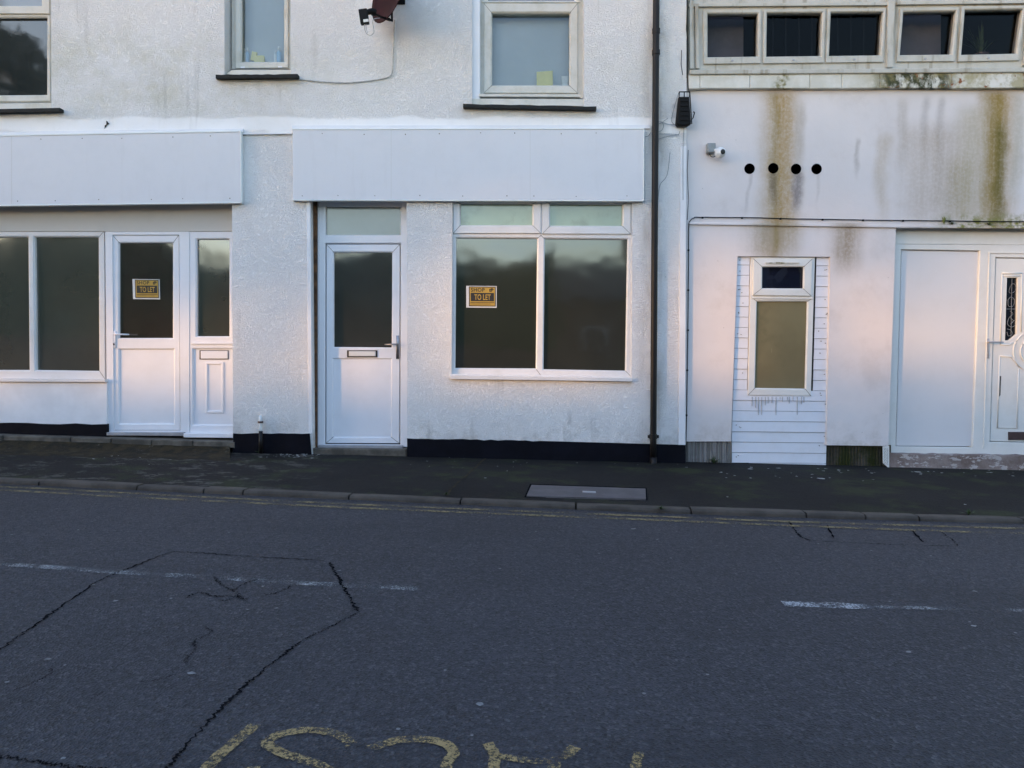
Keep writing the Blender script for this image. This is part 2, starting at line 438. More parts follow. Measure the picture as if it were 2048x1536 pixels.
def tube_bm(bm, pts, r, seg=10, cap=True):
    pts = [Vector(p) for p in pts]; rings = []
    for i, p in enumerate(pts):
        t = (pts[min(i+1, len(pts)-1)] - pts[max(i-1, 0)]).normalized()
        a = Vector((0, 0, 1)) if abs(t.z) < .9 else Vector((1, 0, 0))
        u = t.cross(a).normalized(); v = t.cross(u).normalized()
        rr = r[i] if isinstance(r, (list, tuple)) else r
        rings.append([bm.verts.new(p+(u*math.cos(2*math.pi*k/seg)+v*math.sin(2*math.pi*k/seg))*rr) for k in range(seg)])
    for a, b in zip(rings, rings[1:]):
        for k in range(seg): bm.faces.new((a[k], a[(k+1) % seg], b[(k+1) % seg], b[k]))
    if cap: bm.faces.new(rings[0]); bm.faces.new(rings[-1])
def tube(name, pts, r, mat, parent=None, seg=10, smooth=True):
    bm = bmesh.new(); tube_bm(bm, pts, r, seg); return bobj(name, bm, mat, parent, smooth)
def spline(pts, n=8):
    pts = [Vector(p) for p in pts]; out = []
    for i in range(len(pts)-1):
        p0, p1, p2, p3 = pts[max(i-1, 0)], pts[i], pts[i+1], pts[min(i+2, len(pts)-1)]
        for k in range(n):
            t = k/n
            out.append(.5*((2*p1)+(-p0+p2)*t+(2*p0-5*p1+4*p2-p3)*t*t+(-p0+3*p1-3*p2+p3)*t**3))
    return out+[pts[-1]]
def box_bm(bm, c, s, rot=None, bev=0.0):
    g = bmesh.ops.create_cube(bm, size=1)
    vs = g['verts']
    for v in vs: v.co = Vector((v.co.x*s[0], v.co.y*s[1], v.co.z*s[2]))
    if bev:
        es = list({e for v in vs for e in v.link_edges})
        r = bmesh.ops.bevel(bm, geom=es, offset=bev, segments=2, affect='EDGES', profile=.7)
        vs = list({v for f in r['faces'] for v in f.verts} | {v for v in vs if v.is_valid})
    for v in vs:
        if rot: v.co = rot @ v.co
        v.co += Vector(c)
def disc_pts(px, py, r, n=24, ry=None): return [(px+r*math.cos(2*math.pi*k/n), py-(ry or r)*math.sin(2*math.pi*k/n)) for k in range(n)]
def grow(q, e):                          # picture quad widened by e pixels (tucked behind the frame)
    cx = sum(p[0] for p in q)/len(q); cy = sum(p[1] for p in q)/len(q)
    return [(x+(e if x > cx else -e), y+(e if y > cy else -e)) for x, y in q]
def pane(name, q, Y, mat, parent, e=3): return slab(name, grow(q, e), Y, Y+.006, mat, parent, edge=0)
def mitre(bm, a, b, Y, w=.0022):         # hairline mitre joint as a real groove strip
    p, q = U(*a, Y), U(*b, Y); d = (q-p).normalized(); n = Vector((-d.z, 0, d.x))*w
    vs = [bm.verts.new(v+Vector((0, o, 0))) for o in (-.0012, .004) for v in (p-n, p+n, q+n, q-n)]
    for f in ((0, 1, 2, 3), (4, 5, 6, 7), (0, 1, 5, 4), (1, 2, 6, 5), (2, 3, 7, 6), (3, 0, 4, 7)): bm.faces.new([vs[i] for i in f])
def mitres(outer, inner, Y, parent, w=.0022):
    for o, i in zip(outer, inner):
        bm = bmesh.new(); mitre(bm, o, i, Y, w); bobj('mitre_joint', bm, M['grime'], parent)
M['paledirt'] = simple('pale_dirt', (.44, .42, .39), .8, .2, 30)
M['grime'] = simple('joint_grime', (.25, .24, .20), .8, .2, 30)

# ================================================================== GROUND
def sheet(name, xs, ys, zf, mat):
    bm = bmesh.new(); vs = [[bm.verts.new((x, y, zf(x, y))) for x in xs] for y in ys]
    for a, b in zip(vs, vs[1:]):
        for i in range(len(xs)-1): bm.faces.new((a[i], a[i+1], b[i+1], b[i]))
    o = bobj(name, bm, mat); o['kind'] = 'structure'; return o
sheet('ground', [-600, -60, 60, 600], [-700, -30, 60, 500], lambda x, y: zr(max(-60, min(60, x)))-.03-(.6 if y > 50 else 0), M['soil'])
kpx = [(-1700, 872), (-900, 912), (0, 954), (350, 970.5), (700, 986), (1050, 1001), (1400, 1014.5), (1720, 1024.5), (2048, 1033), (2900, 1052), (4200, 1075)]
kb = [G(*p) for p in kpx]
kb = spline(kb, 5)
def off(pts, d):                          # shift a ground polyline toward the camera
    out = []
    for i, p in enumerate(pts):
        t = (pts[min(i+1, len(pts)-1)]-pts[max(i-1, 0)]); t.z = 0; t.normalize()
        n = Vector((t.y, -t.x, 0)); q = p+n*d; q.z = zp(q.x); out.append(q)
    return out
# road: from the kerb toward and behind the camera
bm = bmesh.new()
ka = off(kb, .09)
rows = [[Vector((p.x, p.y, zr(p.x))) for p in ka]]
for yy in (4.2, 2.5, 0, -2.0, -3.4): rows.append([Vector((p.x, yy, zr(p.x)-(0.0))) for p in ka])
vv = [[bm.verts.new(p) for p in r] for r in rows]
for a, b in zip(vv, vv[1:]):
    for i in range(len(a)-1): bm.faces.new((a[i], a[i+1], b[i+1], b[i]))
road = bobj('road', bm, M['asphalt']); road['kind'] = 'structure'
# pavement
bm = bmesh.new()
r0 = [bm.verts.new(p) for p in off(kb, 0.004)]
r1 = [bm.verts.new((p.x*1.02, D+.45, zp(p.x*1.02))) for p in kb]
for i in range(len(r0)-1): bm.faces.new((r0[i], r0[i+1], r1[i+1], r1[i]))
pav = bobj('pavement', bm, M['pave']); pav['kind'] = 'structure'
# kerb of long stones with open joints
joints_px = [-1300, -1080, -860, -640, -420, -200, 97, 292, 423, 500, 707, 925, 1151, 1377, 1606, 1727, 1838, 2060, 2290, 2520, 2750, 3000]
bm = bmesh.new()
def kat(x):
    for a, b in zip(kb, kb[1:]):
        if a.x <= x <= b.x: return a.lerp(b, (x-a.x)/(b.x-a.x)), (b-a).normalized()
    return kb[-1], (kb[-1]-kb[-2]).normalized()
jx = []
for j in joints_px:
    yy = 954+(j)*.0430; jx.append(G(j, yy).x)
for x0, x1 in zip(jx, jx[1:]):
    a, b = x0+.006, x1-.006; dy = random.uniform(-.006, .006); dz = random.uniform(-.004, .004)
    n = 5; prev = None
    for k in range(n+1):
        p, t = kat(a+(b-a)*k/n); nn = Vector((t.y, -t.x, 0)).normalized()
        prof = [(.0, .004), (.078, .005), (.092, .001), (.100, -.010), (.106, -KERB-.03), (.0, -KERB-.03)]
        cur = [bm.verts.new((p.x+nn.x*d, p.y+nn.y*d+dy, zp(p.x)+h+dz+(0 if 0 < k < n else -.002))) for d, h in prof]
        if prev:
            for i in range(6): bm.faces.new((prev[i], prev[(i+1) % 6], cur[(i+1) % 6], cur[i]))
        else: bm.faces.new(cur)
        prev = cur
    bm.faces.new(prev)
kerb = bobj('kerb', bm, M['kerb']); kerb['kind'] = 'structure'

def ribbon(name, pxs, w, mat, parent, dz=.004, jit=0.0, n=6, wf=None, onpave=False, label=None):
    """flat strip lying on the ground along the pictured line; w in metres"""
    base = (0 if onpave else -KERB)+dz
    P = [G(x, y, base) for x, y in pxs]
    if n > 1: P = spline(P, n)
    bm = bmesh.new(); prev = None
    for i, p in enumerate(P):
        t = P[min(i+1, len(P)-1)]-P[max(i-1, 0)]; t.z = 0; t.normalize(); nn = Vector((-t.y, t.x, 0))
        ww = w*(wf(i/(len(P)-1)) if wf else 1)
        o = nn*random.uniform(-jit, jit)
        a, b = p+o+nn*ww*random.uniform(.45, .55), p+o-nn*ww*random.uniform(.45, .55)
        for q in (a, b): q.z = Z0+base+SL*q.x
        cur = (bm.verts.new(a), bm.verts.new(b))
        if prev: bm.faces.new((prev[0], prev[1], cur[1], cur[0]))
        prev = cur
    return bobj(name, bm, mat, parent, label=label)
ribbon('yellow_line', [(-900, 930), (0, 973), (102, 977.5), (273, 987), (700, 1008), (1016, 1021), (1400, 1036), (1519, 1041), (1800, 1050), (2048, 1057), (2900, 1078)], .05, M['yellow2'], road)
ribbon('yellow_line', [(-900, 936), (0, 980), (239, 993), (700, 1015), (1016, 1028), (1400, 1043.5), (1519, 1048.5), (1826, 1060), (2048, 1066.5), (2900, 1088)], .05, M['yellow2'], road)
ribbon('centre_line', [(-900, 1075), (0, 1128), (132, 1137), (308, 1148), (417, 1154), (593, 1165), (835, 1177)], .06, M['whitepaint'], road)
ribbon('centre_line', [(1566, 1207), (1650, 1210), (1740, 1213)], .075, M['whitepaint2'], road, n=4)
ribbon('centre_line', [(1735, 1213), (1850, 1216), (2048, 1221), (2500, 1232)], .045, M['whitepaint'], road)
def c5(*pts): return [(x/2.2756, 1060+y/2.2756) for x, y in pts]
def c4(*pts): return [(1348+x/2.926, 840+y/2.926) for x, y in pts]
def crack(pts, w, jit=.01, n=10, wf=None):
    ribbon('crack', pts, w*.5, M['crack'], road, .003, jit*.8, n*3, wf or (lambda t: random.uniform(.35, 1.35)*(.85+.3*math.sin(t*17))*min(1, 6*min(t+.05, 1.05-t))))
crack(c5((-300, 750), (0, 543), (170, 425), (420, 248), (555, 185), (780, 98)), .022)
crack(c5((780, 98), (850, 100), (1160, 120), (1480, 138)), .016)
crack(c5((1500, 145), (1530, 200), (1600, 320), (1632, 375)), .030)
crack(c5((1632, 375), (1560, 410), (1450, 465), (1380, 500)), .014)
crack(c5((1380, 500), (1280, 575), (1110, 710), (930, 890), (770, 1070), (650, 1200)), .026)
crack(c5((975, 210), (1010, 250), (1060, 270), (1110, 245), (1180, 220)), .018, .012)
crack(c5((850, 312), (900, 285), (980, 300), (1075, 300), (1130, 325)), .020, .014)
crack(c5((1060, 270), (1085, 300), (1000, 325)), .014, .012)
crack(c5((1195, 292), (1260, 285), (1330, 250)), .016, .012)
crack(c5((925, 435), (962, 465), (885, 505), (890, 540), (850, 585), (848, 610)), .012, .010)
crack(c5((60, 730), (150, 695), (225, 655), (235, 625)), .009, .008)
crack(c5((630, 690), (720, 680), (800, 655)), .008, .006)
crack(c5((415, 770), (470, 735)), .007, .006)
crack(c5((-60, 1020), (70, 1038), (170, 1055), (300, 1072), (460, 1090), (600, 1120)), .020, .010)
crack(c4((670, 590), (720, 660), (760, 690), (800, 705)), .030, .01)
crack(c4((800, 705), (1100, 720), (1400, 731), (1660, 738)), .012, .008)
crack(c4((1660, 738), (1630, 700), (1560, 655)), .014, .008)
crack(c4((895, 615), (935, 690)), .030, .004, 5)
crack(c4((1390, 645), (1460, 715)), .034, .004, 5)
# worn yellow lettering at the camera's feet (read from the far side)
L = M['yellow']; letter = lambda pts, w=.036: ribbon('painted_letter', pts, w, L, road, .0045, .002, 6)
letter([(511, 1448), (470, 1483), (440, 1508), (413, 1536), (375, 1580), (350, 1615)], .040)
letter([(703, 1490), (690, 1476), (660, 1464), (617, 1460), (568, 1466), (540, 1478), (537, 1490), (568, 1507), (622, 1523), (655, 1540), (670, 1570), (640, 1600), (560, 1610), (500, 1590), (507, 1533)])
letter([(738, 1497), (773, 1486), (805, 1478), (858, 1479), (893, 1489), (907, 1505), (892, 1533), (900, 1580), (860, 1620), (790, 1625), (735, 1600)])
letter([(974, 1486), (985, 1500), (991, 1515), (987, 1540), (985, 1620)], .034)
letter([(995, 1511), (1030, 1517), (1063, 1521), (1111, 1521)], .030)
letter([(1150, 1493), (1135, 1507), (1113, 1518), (1108, 1540), (1115, 1620)], .038)
letter([(1277, 1503), (1275, 1520), (1270, 1545), (1265, 1620)], .030)
# small white flecks on the road
bm = bmesh.new()
def fleck(px, py, r, onp=False):
    c = G(px, py, (0 if onp else -KERB)+.004); n = random.randint(5, 7); a0 = random.random()*6
    vs = []
    for k in range(n):
        a = a0+2*math.pi*k/n; q = c+Vector((math.cos(a)*r*random.uniform(.6, 1.3), math.sin(a)*r*random.uniform(.5, 1.1), 0))
        q.z += SL*(q.x-c.x)+random.uniform(0, .003); vs.append(bm.verts.new(q))
    bm.faces.new(vs)
for p in [(230, 1202, .014), (96, 1318, .016), (13, 1365, .010), (383, 1347, .014), (552, 1217, .010), (680, 1141, .012), (1267, 1058, .016), (1817, 1304, .012), (1950, 1183, .012), (1948, 1252, .012), (960, 1408, .014), (1000, 1137, .01), (1440, 1260, .007), (495, 1219, .009), (1100, 1300, .006), (860, 1095, .008)]: fleck(*p)
o = bobj('pale_chips', bm, M['chip']); o['kind'] = 'stuff'; tag(o, 'scattered pale stone chips lying on the dark road', 'chips')
bm = bmesh.new()
for k in range(46): fleck(random.uniform(1420, 2040), random.gauss(946, 7), random.uniform(.006, .02), True)
for k in range(26): fleck(random.uniform(820, 1380), random.gauss(925, 6), random.uniform(.004, .010), True)
for k in range(50): fleck(random.gauss(575, 28), random.gauss(911, 2.5), random.uniform(.006, .016), True)
for k in range(24): fleck(random.uniform(100, 460), random.gauss(908, 8), random.uniform(.006, .014), True)
for p in [(1643, 957, .045), (1500, 938, .03), (1835, 944, .03), (1930, 1009, .014), (1455, 994, .012), (971, 956, .012), (1373, 935, .016)]: fleck(*p, True)
o = bobj('paint_flakes', bm, M['flake']); o['kind'] = 'stuff'; tag(o, 'flaked white paint and grit scattered on the pavement by the walls', 'debris')

# ================================================================== LEFT BUILDING
BL = thing('shop_building', 'white roughcast two storey building with two empty shops and blank fascia boards', 'building', (U(466, 905, D).x, D, zp(-2.8)))
# wall sheet with openings
hA = [(-420, 396), (464, 396), (466, 879), (-420, 865)]
hB = [(620, 395), (813, 395), (815, 905), (625, 905)]
hC = [(905, 395), (1265, 395), (1263, 755), (903, 748)]
hD = [(-150, -250), (101, -250), (103, 218), (-150, 222)]
hE = [(449, -260), (581, -260), (581, 150), (449, 150)]
hF = [(944, -250), (1168, -250), (1168, 213), (944, 209)]
outer = [(-1500, -700), (1372, -700), (1373, 200), (1371, 891), (815, 878), (625, 868), (466, 868), (-420, 844), (-1500, 815)]
# keep doorway holes open at the bottom: notch the outline instead of punching through it
outerW = [(-1500, -700), (1373, -700), (1373, 200), (1371, 940), (815, 924), (813, 395), (620, 395), (625, 920), (466, 918), (464, 396), (-420, 396), (-420, 900), (-1500, 880)]
def wall_poly(name, outer, holes, Yf, depth, mat, parent):
    bm = bmesh.new()
    loops = [[U(x, y, Yf) for x, y in outer]]+[[U(x, y, Yf) for x, y in h] for h in holes]
    vs = [[bm.verts.new(p) for p in l] for l in loops]; flat = [v for l in vs for v in l]
    for tri in tessellate_polygon([[(p.x, p.z, 0) for p in l] for l in loops]): bm.faces.new([flat[i] for i in tri])
    for l in vs:
        b = [bm.verts.new(v.co+Vector((0, depth, 0))) for v in l]
        for i in range(len(l)): bm.faces.new((l[i], l[(i+1) % len(l)], b[(i+1) % len(l)], b[i]))
    return bobj(name, bm, mat, parent)
wall_poly('wall', outerW, [hC, hD, hE, hF], D, .26, M['stucco'], BL)
# rest of the building as a solid volume behind (roof slope and back)
bm = bmesh.new()
x0, x1 = U(-1500, 0, D).x, U(1373, 0, D).x; zt = U(0, -700, D).z
prof = [(D+.26, -1.0), (D+.26, zt), (D-.25, zt-.02), (D+4, zt+2.6), (D+8.3, zt), (D+8.3, -1.0)]
va = [bm.verts.new((x0, y, z)) for y, z in prof[1:]]; vb = [bm.verts.new((x1, y, z)) for y, z in prof[1:]]
for i in range(len(va)-1): bm.faces.new((va[i], va[i+1], vb[i+1], vb[i]))
bm.faces.new(va[:]); bm.faces.new(vb[:]); 
bobj('roof', bm, M['rooftile'], BL)
# dark rooms behind the glass
def room(x0, x1, z0, z1, y0, y1, mat, parent, name='room'):
    bm = bmesh.new()
    c = [(x0, y0, z0), (x1, y0, z0), (x1, y0, z1), (x0, y0, z1), (x0, y1, z0), (x1, y1, z0), (x1, y1, z1), (x0, y1, z1)]
    v = [bm.verts.new(p) for p in c]
    for f in ((4, 5, 6, 7), (0, 1, 5, 4), (3, 2, 6, 7), (0, 3, 7, 4), (1, 2, 6, 5)): bm.faces.new([v[i] for i in f])
    return bobj(name, bm, mat, parent)
room(U(-420, 0, D).x-.1, U(590, 0, D).x, zp(-4)-.05, 2.65, D+.27, D+3.0, M['room'], BL)
room(U(600, 0, D).x, U(1369, 0, D).x-.02, zp(0)-.05, 2.65, D+.27, D+3.0, M['room'], BL)

# plinth, black painted
for q in ([(466, 867), (619, 867), (624, 922), (466, 922)], [(814, 877), (1080, 882), (1371, 890), (1371, 945), (815, 930)], [(-1500, 818), (-420, 842), (-420, 902), (-1500, 882)]):
    # ragged upper paint edge
    top = [q[0]] ; 
    a, b = q[0], q[1]; n = max(4, int((b[0]-a[0])/14))
    pts = [(a[0]+(b[0]-a[0])*k/n, a[1]+(b[1]-a[1])*k/n+(random.uniform(-1.2, 1.2) if 0 < k < n else 0)) for k in range(n)] + q[1:]
    slab('plinth', pts, D-.012, D+.02, M['plinth'], BL, edge=0)
# plaster fillet over the fascias
slabs('plaster_ledge', [[(-600, 272), (486, 257), (486, 263), (-600, 279)], [(486, 266), (584, 265), (584, 268), (486, 269)], [(584, 251), (1300, 250), (1300, 257), (584, 258)]], D-.022, D+.01, M['smoothwhite'], BL)
# corner trim at right end of the left building
slabs('corner_trim', [[(1361, 292), (1373, 292), (1370, 891), (1357, 891)]], D-.010, D+.01, M['smoothwhite'], BL)
for pts in ([(1364, 100), (1363, 130), (1366, 150)], [(1367, 290), (1365, 330), (1366, 380), (1364, 440), (1366, 520)], [(1374, 0), (1373, 60), (1376, 90), (1375, 160), (1377, 182)], [(1377, 300), (1375, 340), (1377, 400), (1375, 440)], [(485, 271), (510, 267), (530, 268), (560, 270), (584, 268)]):
    tube('wall_crack', [U(x+random.uniform(-1, 1), y, D-.001 if x < 600 else D-.003) for x, y in pts], .0032, M['grime_gap'], BL, 5)

# fascia boards
def fascia(q, splits, screws):
    f = slab('fascia_board', q, D-.055, D-.003, M['fascia'], BL)
    (ax, ay), (bx, by), (cx, cy), (dx, dy) = q
    e = 2.6
    slabs('trim', [[(ax-1, ay-e), (bx+1, by-e), (bx+1, by), (ax-1, ay)], [(dx-1, dy), (cx+1, cy), (cx+1, cy+e), (dx-1, dy+e)], [(bx, by), (bx+2, by), (cx+2, cy), (cx, cy)]], D-.060, D-.003, M['trim'], f)
    for sx in splits:
        t = (sx-ax)/(bx-ax); ya = ay+(by-ay)*t; yb = dy+(cy-dy)*t
        slab('board_joint', [(sx, ya+1), (sx+.5, ya+1), (sx+.5, yb-1), (sx, yb-1)], D-.0558, D-.05, M['infill'], f, edge=0)
    for sx, top in screws:
        t = (sx-ax)/(bx-ax); y = (ay+(by-ay)*t+8) if top else (dy+(cy-dy)*t-7)
        slab('screw', disc_pts(sx, y+random.uniform(-1.5, 1.5), random.uniform(.9, 1.3), 8), D-.0575, D-.05, M['grime'], f, edge=0)
fascia([(-420, 280), (480, 263), (481, 403), (-420, 415)], [23], [(x+random.uniform(-14, 14), i % 2) for i, x in enumerate(range(-380, 470, 42))])
fascia([(585, 259.5), (1287, 258.5), (1286, 400), (586, 398.5)], [782, 1060], [(x+random.uniform(-14, 14), i % 2) for i, x in enumerate(range(600, 1280, 40))])

# ---- upstairs windows
SILL = lambda q, par: slab('sill', q, D-.07, D+.06, M['slate'], par)
Yu = D+.13
def ragged(x0, y0, x1, y1, h):
    n = 14; top = [(x0+(x1-x0)*k/n, y0+(y1-y0)*k/n+random.uniform(-.9, .6)) for k in range(n+1)]
    return top+[(x1, y1+h), (x0, y0+h)]
# window left of frame
g1, g2 = [(-125, -225), (84, -225), (84, 12), (-125, 12)], [(-135, 37), (95, 36), (94.5, 190), (-135, 192)]
w = slab('window', [(-165, -255), (108, -255), (108, 204), (-165, 207)], Yu, Yu+.07, M['frame_up'], BL, [g1, g2], .014)
slab('casement', [(-160, -245), (98, -245), (98.5, 27), (-160, 27)], Yu-.02, Yu+.01, M['frame_up'], w, [g1], .012)
slab('casement', [(-160, 31), (99.5, 31), (100.5, 202), (-160, 204)], Yu-.010, Yu+.01, M['frame_up'], w, [g2], .012)
pane('pane', g1, Yu+.035, M['blindglass'], w); pane('pane', g2, Yu+.035, M['treeglass'], w)
slab('lower_sill', [(-165, 209), (108, 205), (108, 219), (-165, 222)], D+.03, D+.16, M['frame_up'], w)
SILL([(-170, 221), (119, 215.5), (119.5, 221.5), (-170, 228)], w)
# narrow window
g = [(483.5, -235), (568.5, -235), (568.5, 124), (483.5, 124)]
w = slab('window', [(463, -265), (586, -265), (586, 138), (463, 138)], Yu+.02, Yu+.09, M['frame_up'], BL, [g], .012)
slab('casement', [(471, -250), (576, -250), (576, 135), (471, 136.5)], Yu-.005, Yu+.03, M['frame_up'], w, [g], .014)
pane('pane', g, Yu+.055, M['clearup'], w)
slab('blind', R(474, -245, 582, 132), Yu+.15, Yu+.155, M['blind'], w)
slab('lower_sill', [(463, 139.5), (586, 139.5), (586, 151), (450, 151)], D+.02, D+.2, M['frame_up'], w)
SILL(ragged(431, 149.5, 595, 148.5, 6.5), w)
slabs('hinge', [R(481, 133, 489, 136), R(556, 132, 564, 135)], Yu-.012, Yu, M['white'], w, edge=.001)
# square window
g1, g2 = [(976, -235), (1149, -235), (1149, 2), (976, 2)], [(984.5, 27), (1139, 27), (1138.5, 171), (984, 171)]
w = slab('window', [(956, -255), (1172, -255), (1172, 197), (956, 196)], Yu, Yu+.08, M['frame_up'], BL, [g1, g2], .012)
slab('casement', R(964, -250, 1160, 1.9+5-2), Yu-.012, Yu+.01, M['frame_up'], w, [g1], .012)
slab('casement', [(968, 7), (1155, 7), (1155, 186), (968, 185.5)], Yu-.022, Yu+.01, M['frame_up'], w, [g2], .014)
pane('pane', g1, Yu+.04, M['blindglass'], w); pane('pane', g2, Yu+.04, M['clearup'], w)
slab('blind', R(970, -5, 1152, 180), Yu+.14, Yu+.145, M['blind'], w)
mitres([(968, 7), (1155, 7), (1155, 186), (968, 185.5)], g2, Yu-.022, w)
slabs('lower_sill', [[(958, 187.5), (1160, 188.5), (1160, 194), (958, 193)], [(944, 197), (1169, 198), (1169, 212), (944, 209)]], D+.03, D+.2, M['frame_up'], w)
SILL(ragged(926, 208, 1193, 213, 6), w)
o = slab('reveal_board', [(944, -255), (960, -255), (960, 210), (944, 210)], D+.045, D+.14, M['white'], w)

# ---- left shop front (recessed)
Da = D+.16
slab('infill_board', [(-430, 405), (474, 404), (474, 463), (-430, 463)], Da-.01, Da+.05, M['infill'], BL)
gl = [(-375, 475), (-190, 475), (-189, 741), (-375, 741)]; gm = [(-175, 475), (57, 474.5), (59.5, 740), (-174, 740)]; gr = [(70, 474.5), (197.5, 474.5), (199, 742), (73, 740)]
w = slab('window', [(-430, 462.5), (208, 462.5), (210, 758), (-430, 756)], Da, Da+.07, M['frame_shop'], BL, [gl, gm, gr], .014)
for q in (gl, gm, gr): pane('pane', q, Da+.04, M['filmL'], w)
slab('sill', [(-430, 756), (210, 758.5), (211, 764.5), (-430, 762)], Da-.06, Da+.05, M['frame_shop'], w)
mitres([(208, 462.5), (210, 758)], [(197.5, 474.5), (199, 742)], Da, w)
slab('stall_riser', [(-430, 763), (214, 765), (214, 850), (-430, 842)], Da-.03, Da+.04, M['smoothwhite'], BL)
n = 20; top = [(-430+644*k/n, 840+9*k/n+random.uniform(-1.2, 1.2)) for k in range(n+1)]
slab('riser_plinth', top+[(214, 886), (-430, 880)], Da-.045, Da+.04, M['plinth'], BL, edge=0)
# shop door, left shop
gd, pd = R(239, 486, 346, 676), R(240, 699, 348.5, 847)
df = slab('door_frame', [(210, 462.5), (379, 462.5), (379, 866), (214, 866)], Da-.005, Da+.07, M['white'], BL, [[(224.5, 469.5), (358.5, 469.5), (361, 861), (227.5, 861)]], 0)
slab('threshold', [(213, 865), (367, 865), (367, 872), (213, 871)], Da-.05, Da+.06, M['metal'], df)
dr = slab('door', [(225.5, 470.5), (357.5, 470.5), (360, 860), (228.5, 860)], Da+.008, Da+.055, M['white'], BL, [gd, pd], .012)
pane('pane', gd, Da+.035, M['doorL'], dr)
slab('lower_panel', grow(pd, 2), Da+.025, Da+.035, M['white'], dr)
slab('draught_gap', R(228, 860, 361, 864), Da+.012, Da+.05, M['grime_gap'], df, edge=0)
mitres([(225.5, 470.5), (357.5, 470.5)], [(239, 486), (346, 486)], Da+.008, dr)
def handle(px, py, y0, y1, tip, Y, parent, mat, w=3, keyhole=True):
    bm = bmesh.new()
    slab_bm(bm, [(px-w, y0), (px+w, y0), (px+w, y1), (px-w, y1)], Y-.010, Y+.002, edge=.003)
    a = U(px, py, Y-.01); b = U(px, py, Y-.055); c = U(tip, py+.5, Y-.058)
    tube_bm(bm, [a, b], .009, 10); tube_bm(bm, [b, b.lerp(c, .1), c], [.010, .009, .007], 10)
    if keyhole: tube_bm(bm, [U(px, y1-10, Y-.008), U(px, y1-10, Y-.016)], .008, 10)
    return bobj('handle', bm, mat, parent, True)
handle(229, 668.5, 662, 696, 258, Da+.008, dr, M['white'], 2.6)
slab('keyhole', disc_pts(227.5, 688, 1.6, 10, 2.8), Da-.006, Da, M['ink'], dr, edge=0)
# side light with letter plate
gs, ps = R(394, 478.5, 459, 672.5), R(387, 698, 470, 849)
w = slab('side_light', [(379.6, 462.5), (476, 462.5), (476, 867), (380, 867)], Da, Da+.07, M['white'], BL, [gs, ps], .012, label='white side panel with narrow glass and letter plate')
pane('pane', gs, Da+.04, M['filmL'], w)
slab('lower_panel', grow(ps, 2), Da+.022, Da+.035, M['white'], w)
slab('moulding', R(383, 684.5, 470, 689), Da-.012, Da+.005, M['white'], w)
slab('raised_moulding', R(411, 724.5, 447, 826), Da+.010, Da+.024, M['white'], w, [R(415.5, 729, 442.5, 821.5)], .005)
slab('letter_plate', R(401, 702, 455, 717.5), Da+.008, Da+.024, M['white'], w, edge=.004)
slab('letter_slot', R(399, 700.6, 457, 719), Da+.018, Da+.026, M['grime_gap'], w, edge=0)
slab('sill', [(367, 867), (476, 868), (476, 876), (367, 875)], Da-.06, Da+.05, M['white'], w)
# stone step under the left shop front
ends = [-420, -290, -150, 5, 141, 222, 303, 385, 470]
for a, b in zip(ends, ends[1:]):
    f = lambda x: 870.5+x*.028
    q = [(a+.8, f(a)+.5), (b-.8, f(b)+.5), (b-.8, f(b)+13), (a+.8, f(a)+13)]
    slab('step_slab', q, D-.02+random.uniform(-.006, .006), Da+.05, M['stone'], BL, edge=.008)

bm = bmesh.new(); prev = None
for k in range(45):
    x = -420+k*20; x = min(x, 466); y = 870.5+x*.028
    cur = [bm.verts.new(U(x, y+9+random.uniform(-.6, .6), D-.012)), bm.verts.new(U(x, y+14+random.uniform(-1, 1), D-.045)), bm.verts.new(G(x, y+26+random.uniform(-1.5, 1.5), .012)), bm.verts.new(G(x, y+38+random.uniform(-2, 2), .001))]
    if prev:
        for i in range(3): bm.faces.new((prev[i], prev[i+1], cur[i+1], cur[i]))
    prev = cur
    if x == 466: break
bobj('asphalt_fillet', bm, M['fillet'], BL, True)
# ---- middle door
Dd = D+.15
slab('timber_packer', [(616, 396), (633, 396), (633, 903), (620, 903)], Dd-.04, Dd+.06, M['timber'], BL)
slab('reveal_trim', [(613, 402), (620.5, 402), (624.5, 868), (617, 868)], D-.006, D+.02, M['smoothwhite'], BL)
gt, leafq = R(652, 413.5, 801, 470), [(651, 487), (801.5, 487), (800.5, 889), (650.5, 888)]
df = slab('door_frame', [(628.5, 400), (822, 400), (822, 894), (627, 894)], Dd, Dd+.07, M['white'], BL, [gt, leafq], .008)
pane('pane', gt, Dd+.035, M['fan2'], df)
slab('frame_moulding', [(636.5, 402), (639, 402), (638, 892), (635.5, 892)], Dd-.008, Dd+.01, M['white'], df)
gd, pd = [(668, 505), (784.5, 505), (783.5, 695), (668, 694)], [(667, 718), (782.5, 718.5), (781.5, 873.5), (667, 873.5)]
dr = slab('door', [(653, 489), (799.5, 489), (798.5, 886.5), (652.5, 886)], Dd+.006, Dd+.055, M['white'], BL, [gd, pd], .012)
pane('pane', gd, Dd+.035, M['filmdoor'], dr)
slab('lower_panel', grow(pd, 2), Dd+.02, Dd+.035, M['white'], dr)
mitres([(653, 489), (799.5, 489), (798.5, 886.5), (652.5, 886)], [gd[0], gd[1], pd[2], pd[3]], Dd+.006, dr)
slab('letter_plate', R(697.5, 702.5, 751, 712.5), Dd-.012, Dd+.01, M['doorwhite'], dr, edge=.004)
slab('letter_slot', R(694, 700.5, 754.5, 714.5), Dd-.002, Dd+.01, M['ink'], dr, edge=.001)
handle(795, 688.5, 671, 718, 769, Dd+.006, dr, M['chrome'])
slab('draught_gap', R(651, 886.5, 801, 891), Dd+.012, Dd+.05, M['grime_gap'], df, edge=0)
slab('threshold', [(636, 890.5), (805, 891.5), (805, 898.5), (636, 897.5)], Dd-.05, Dd+.06, M['metal'], df)
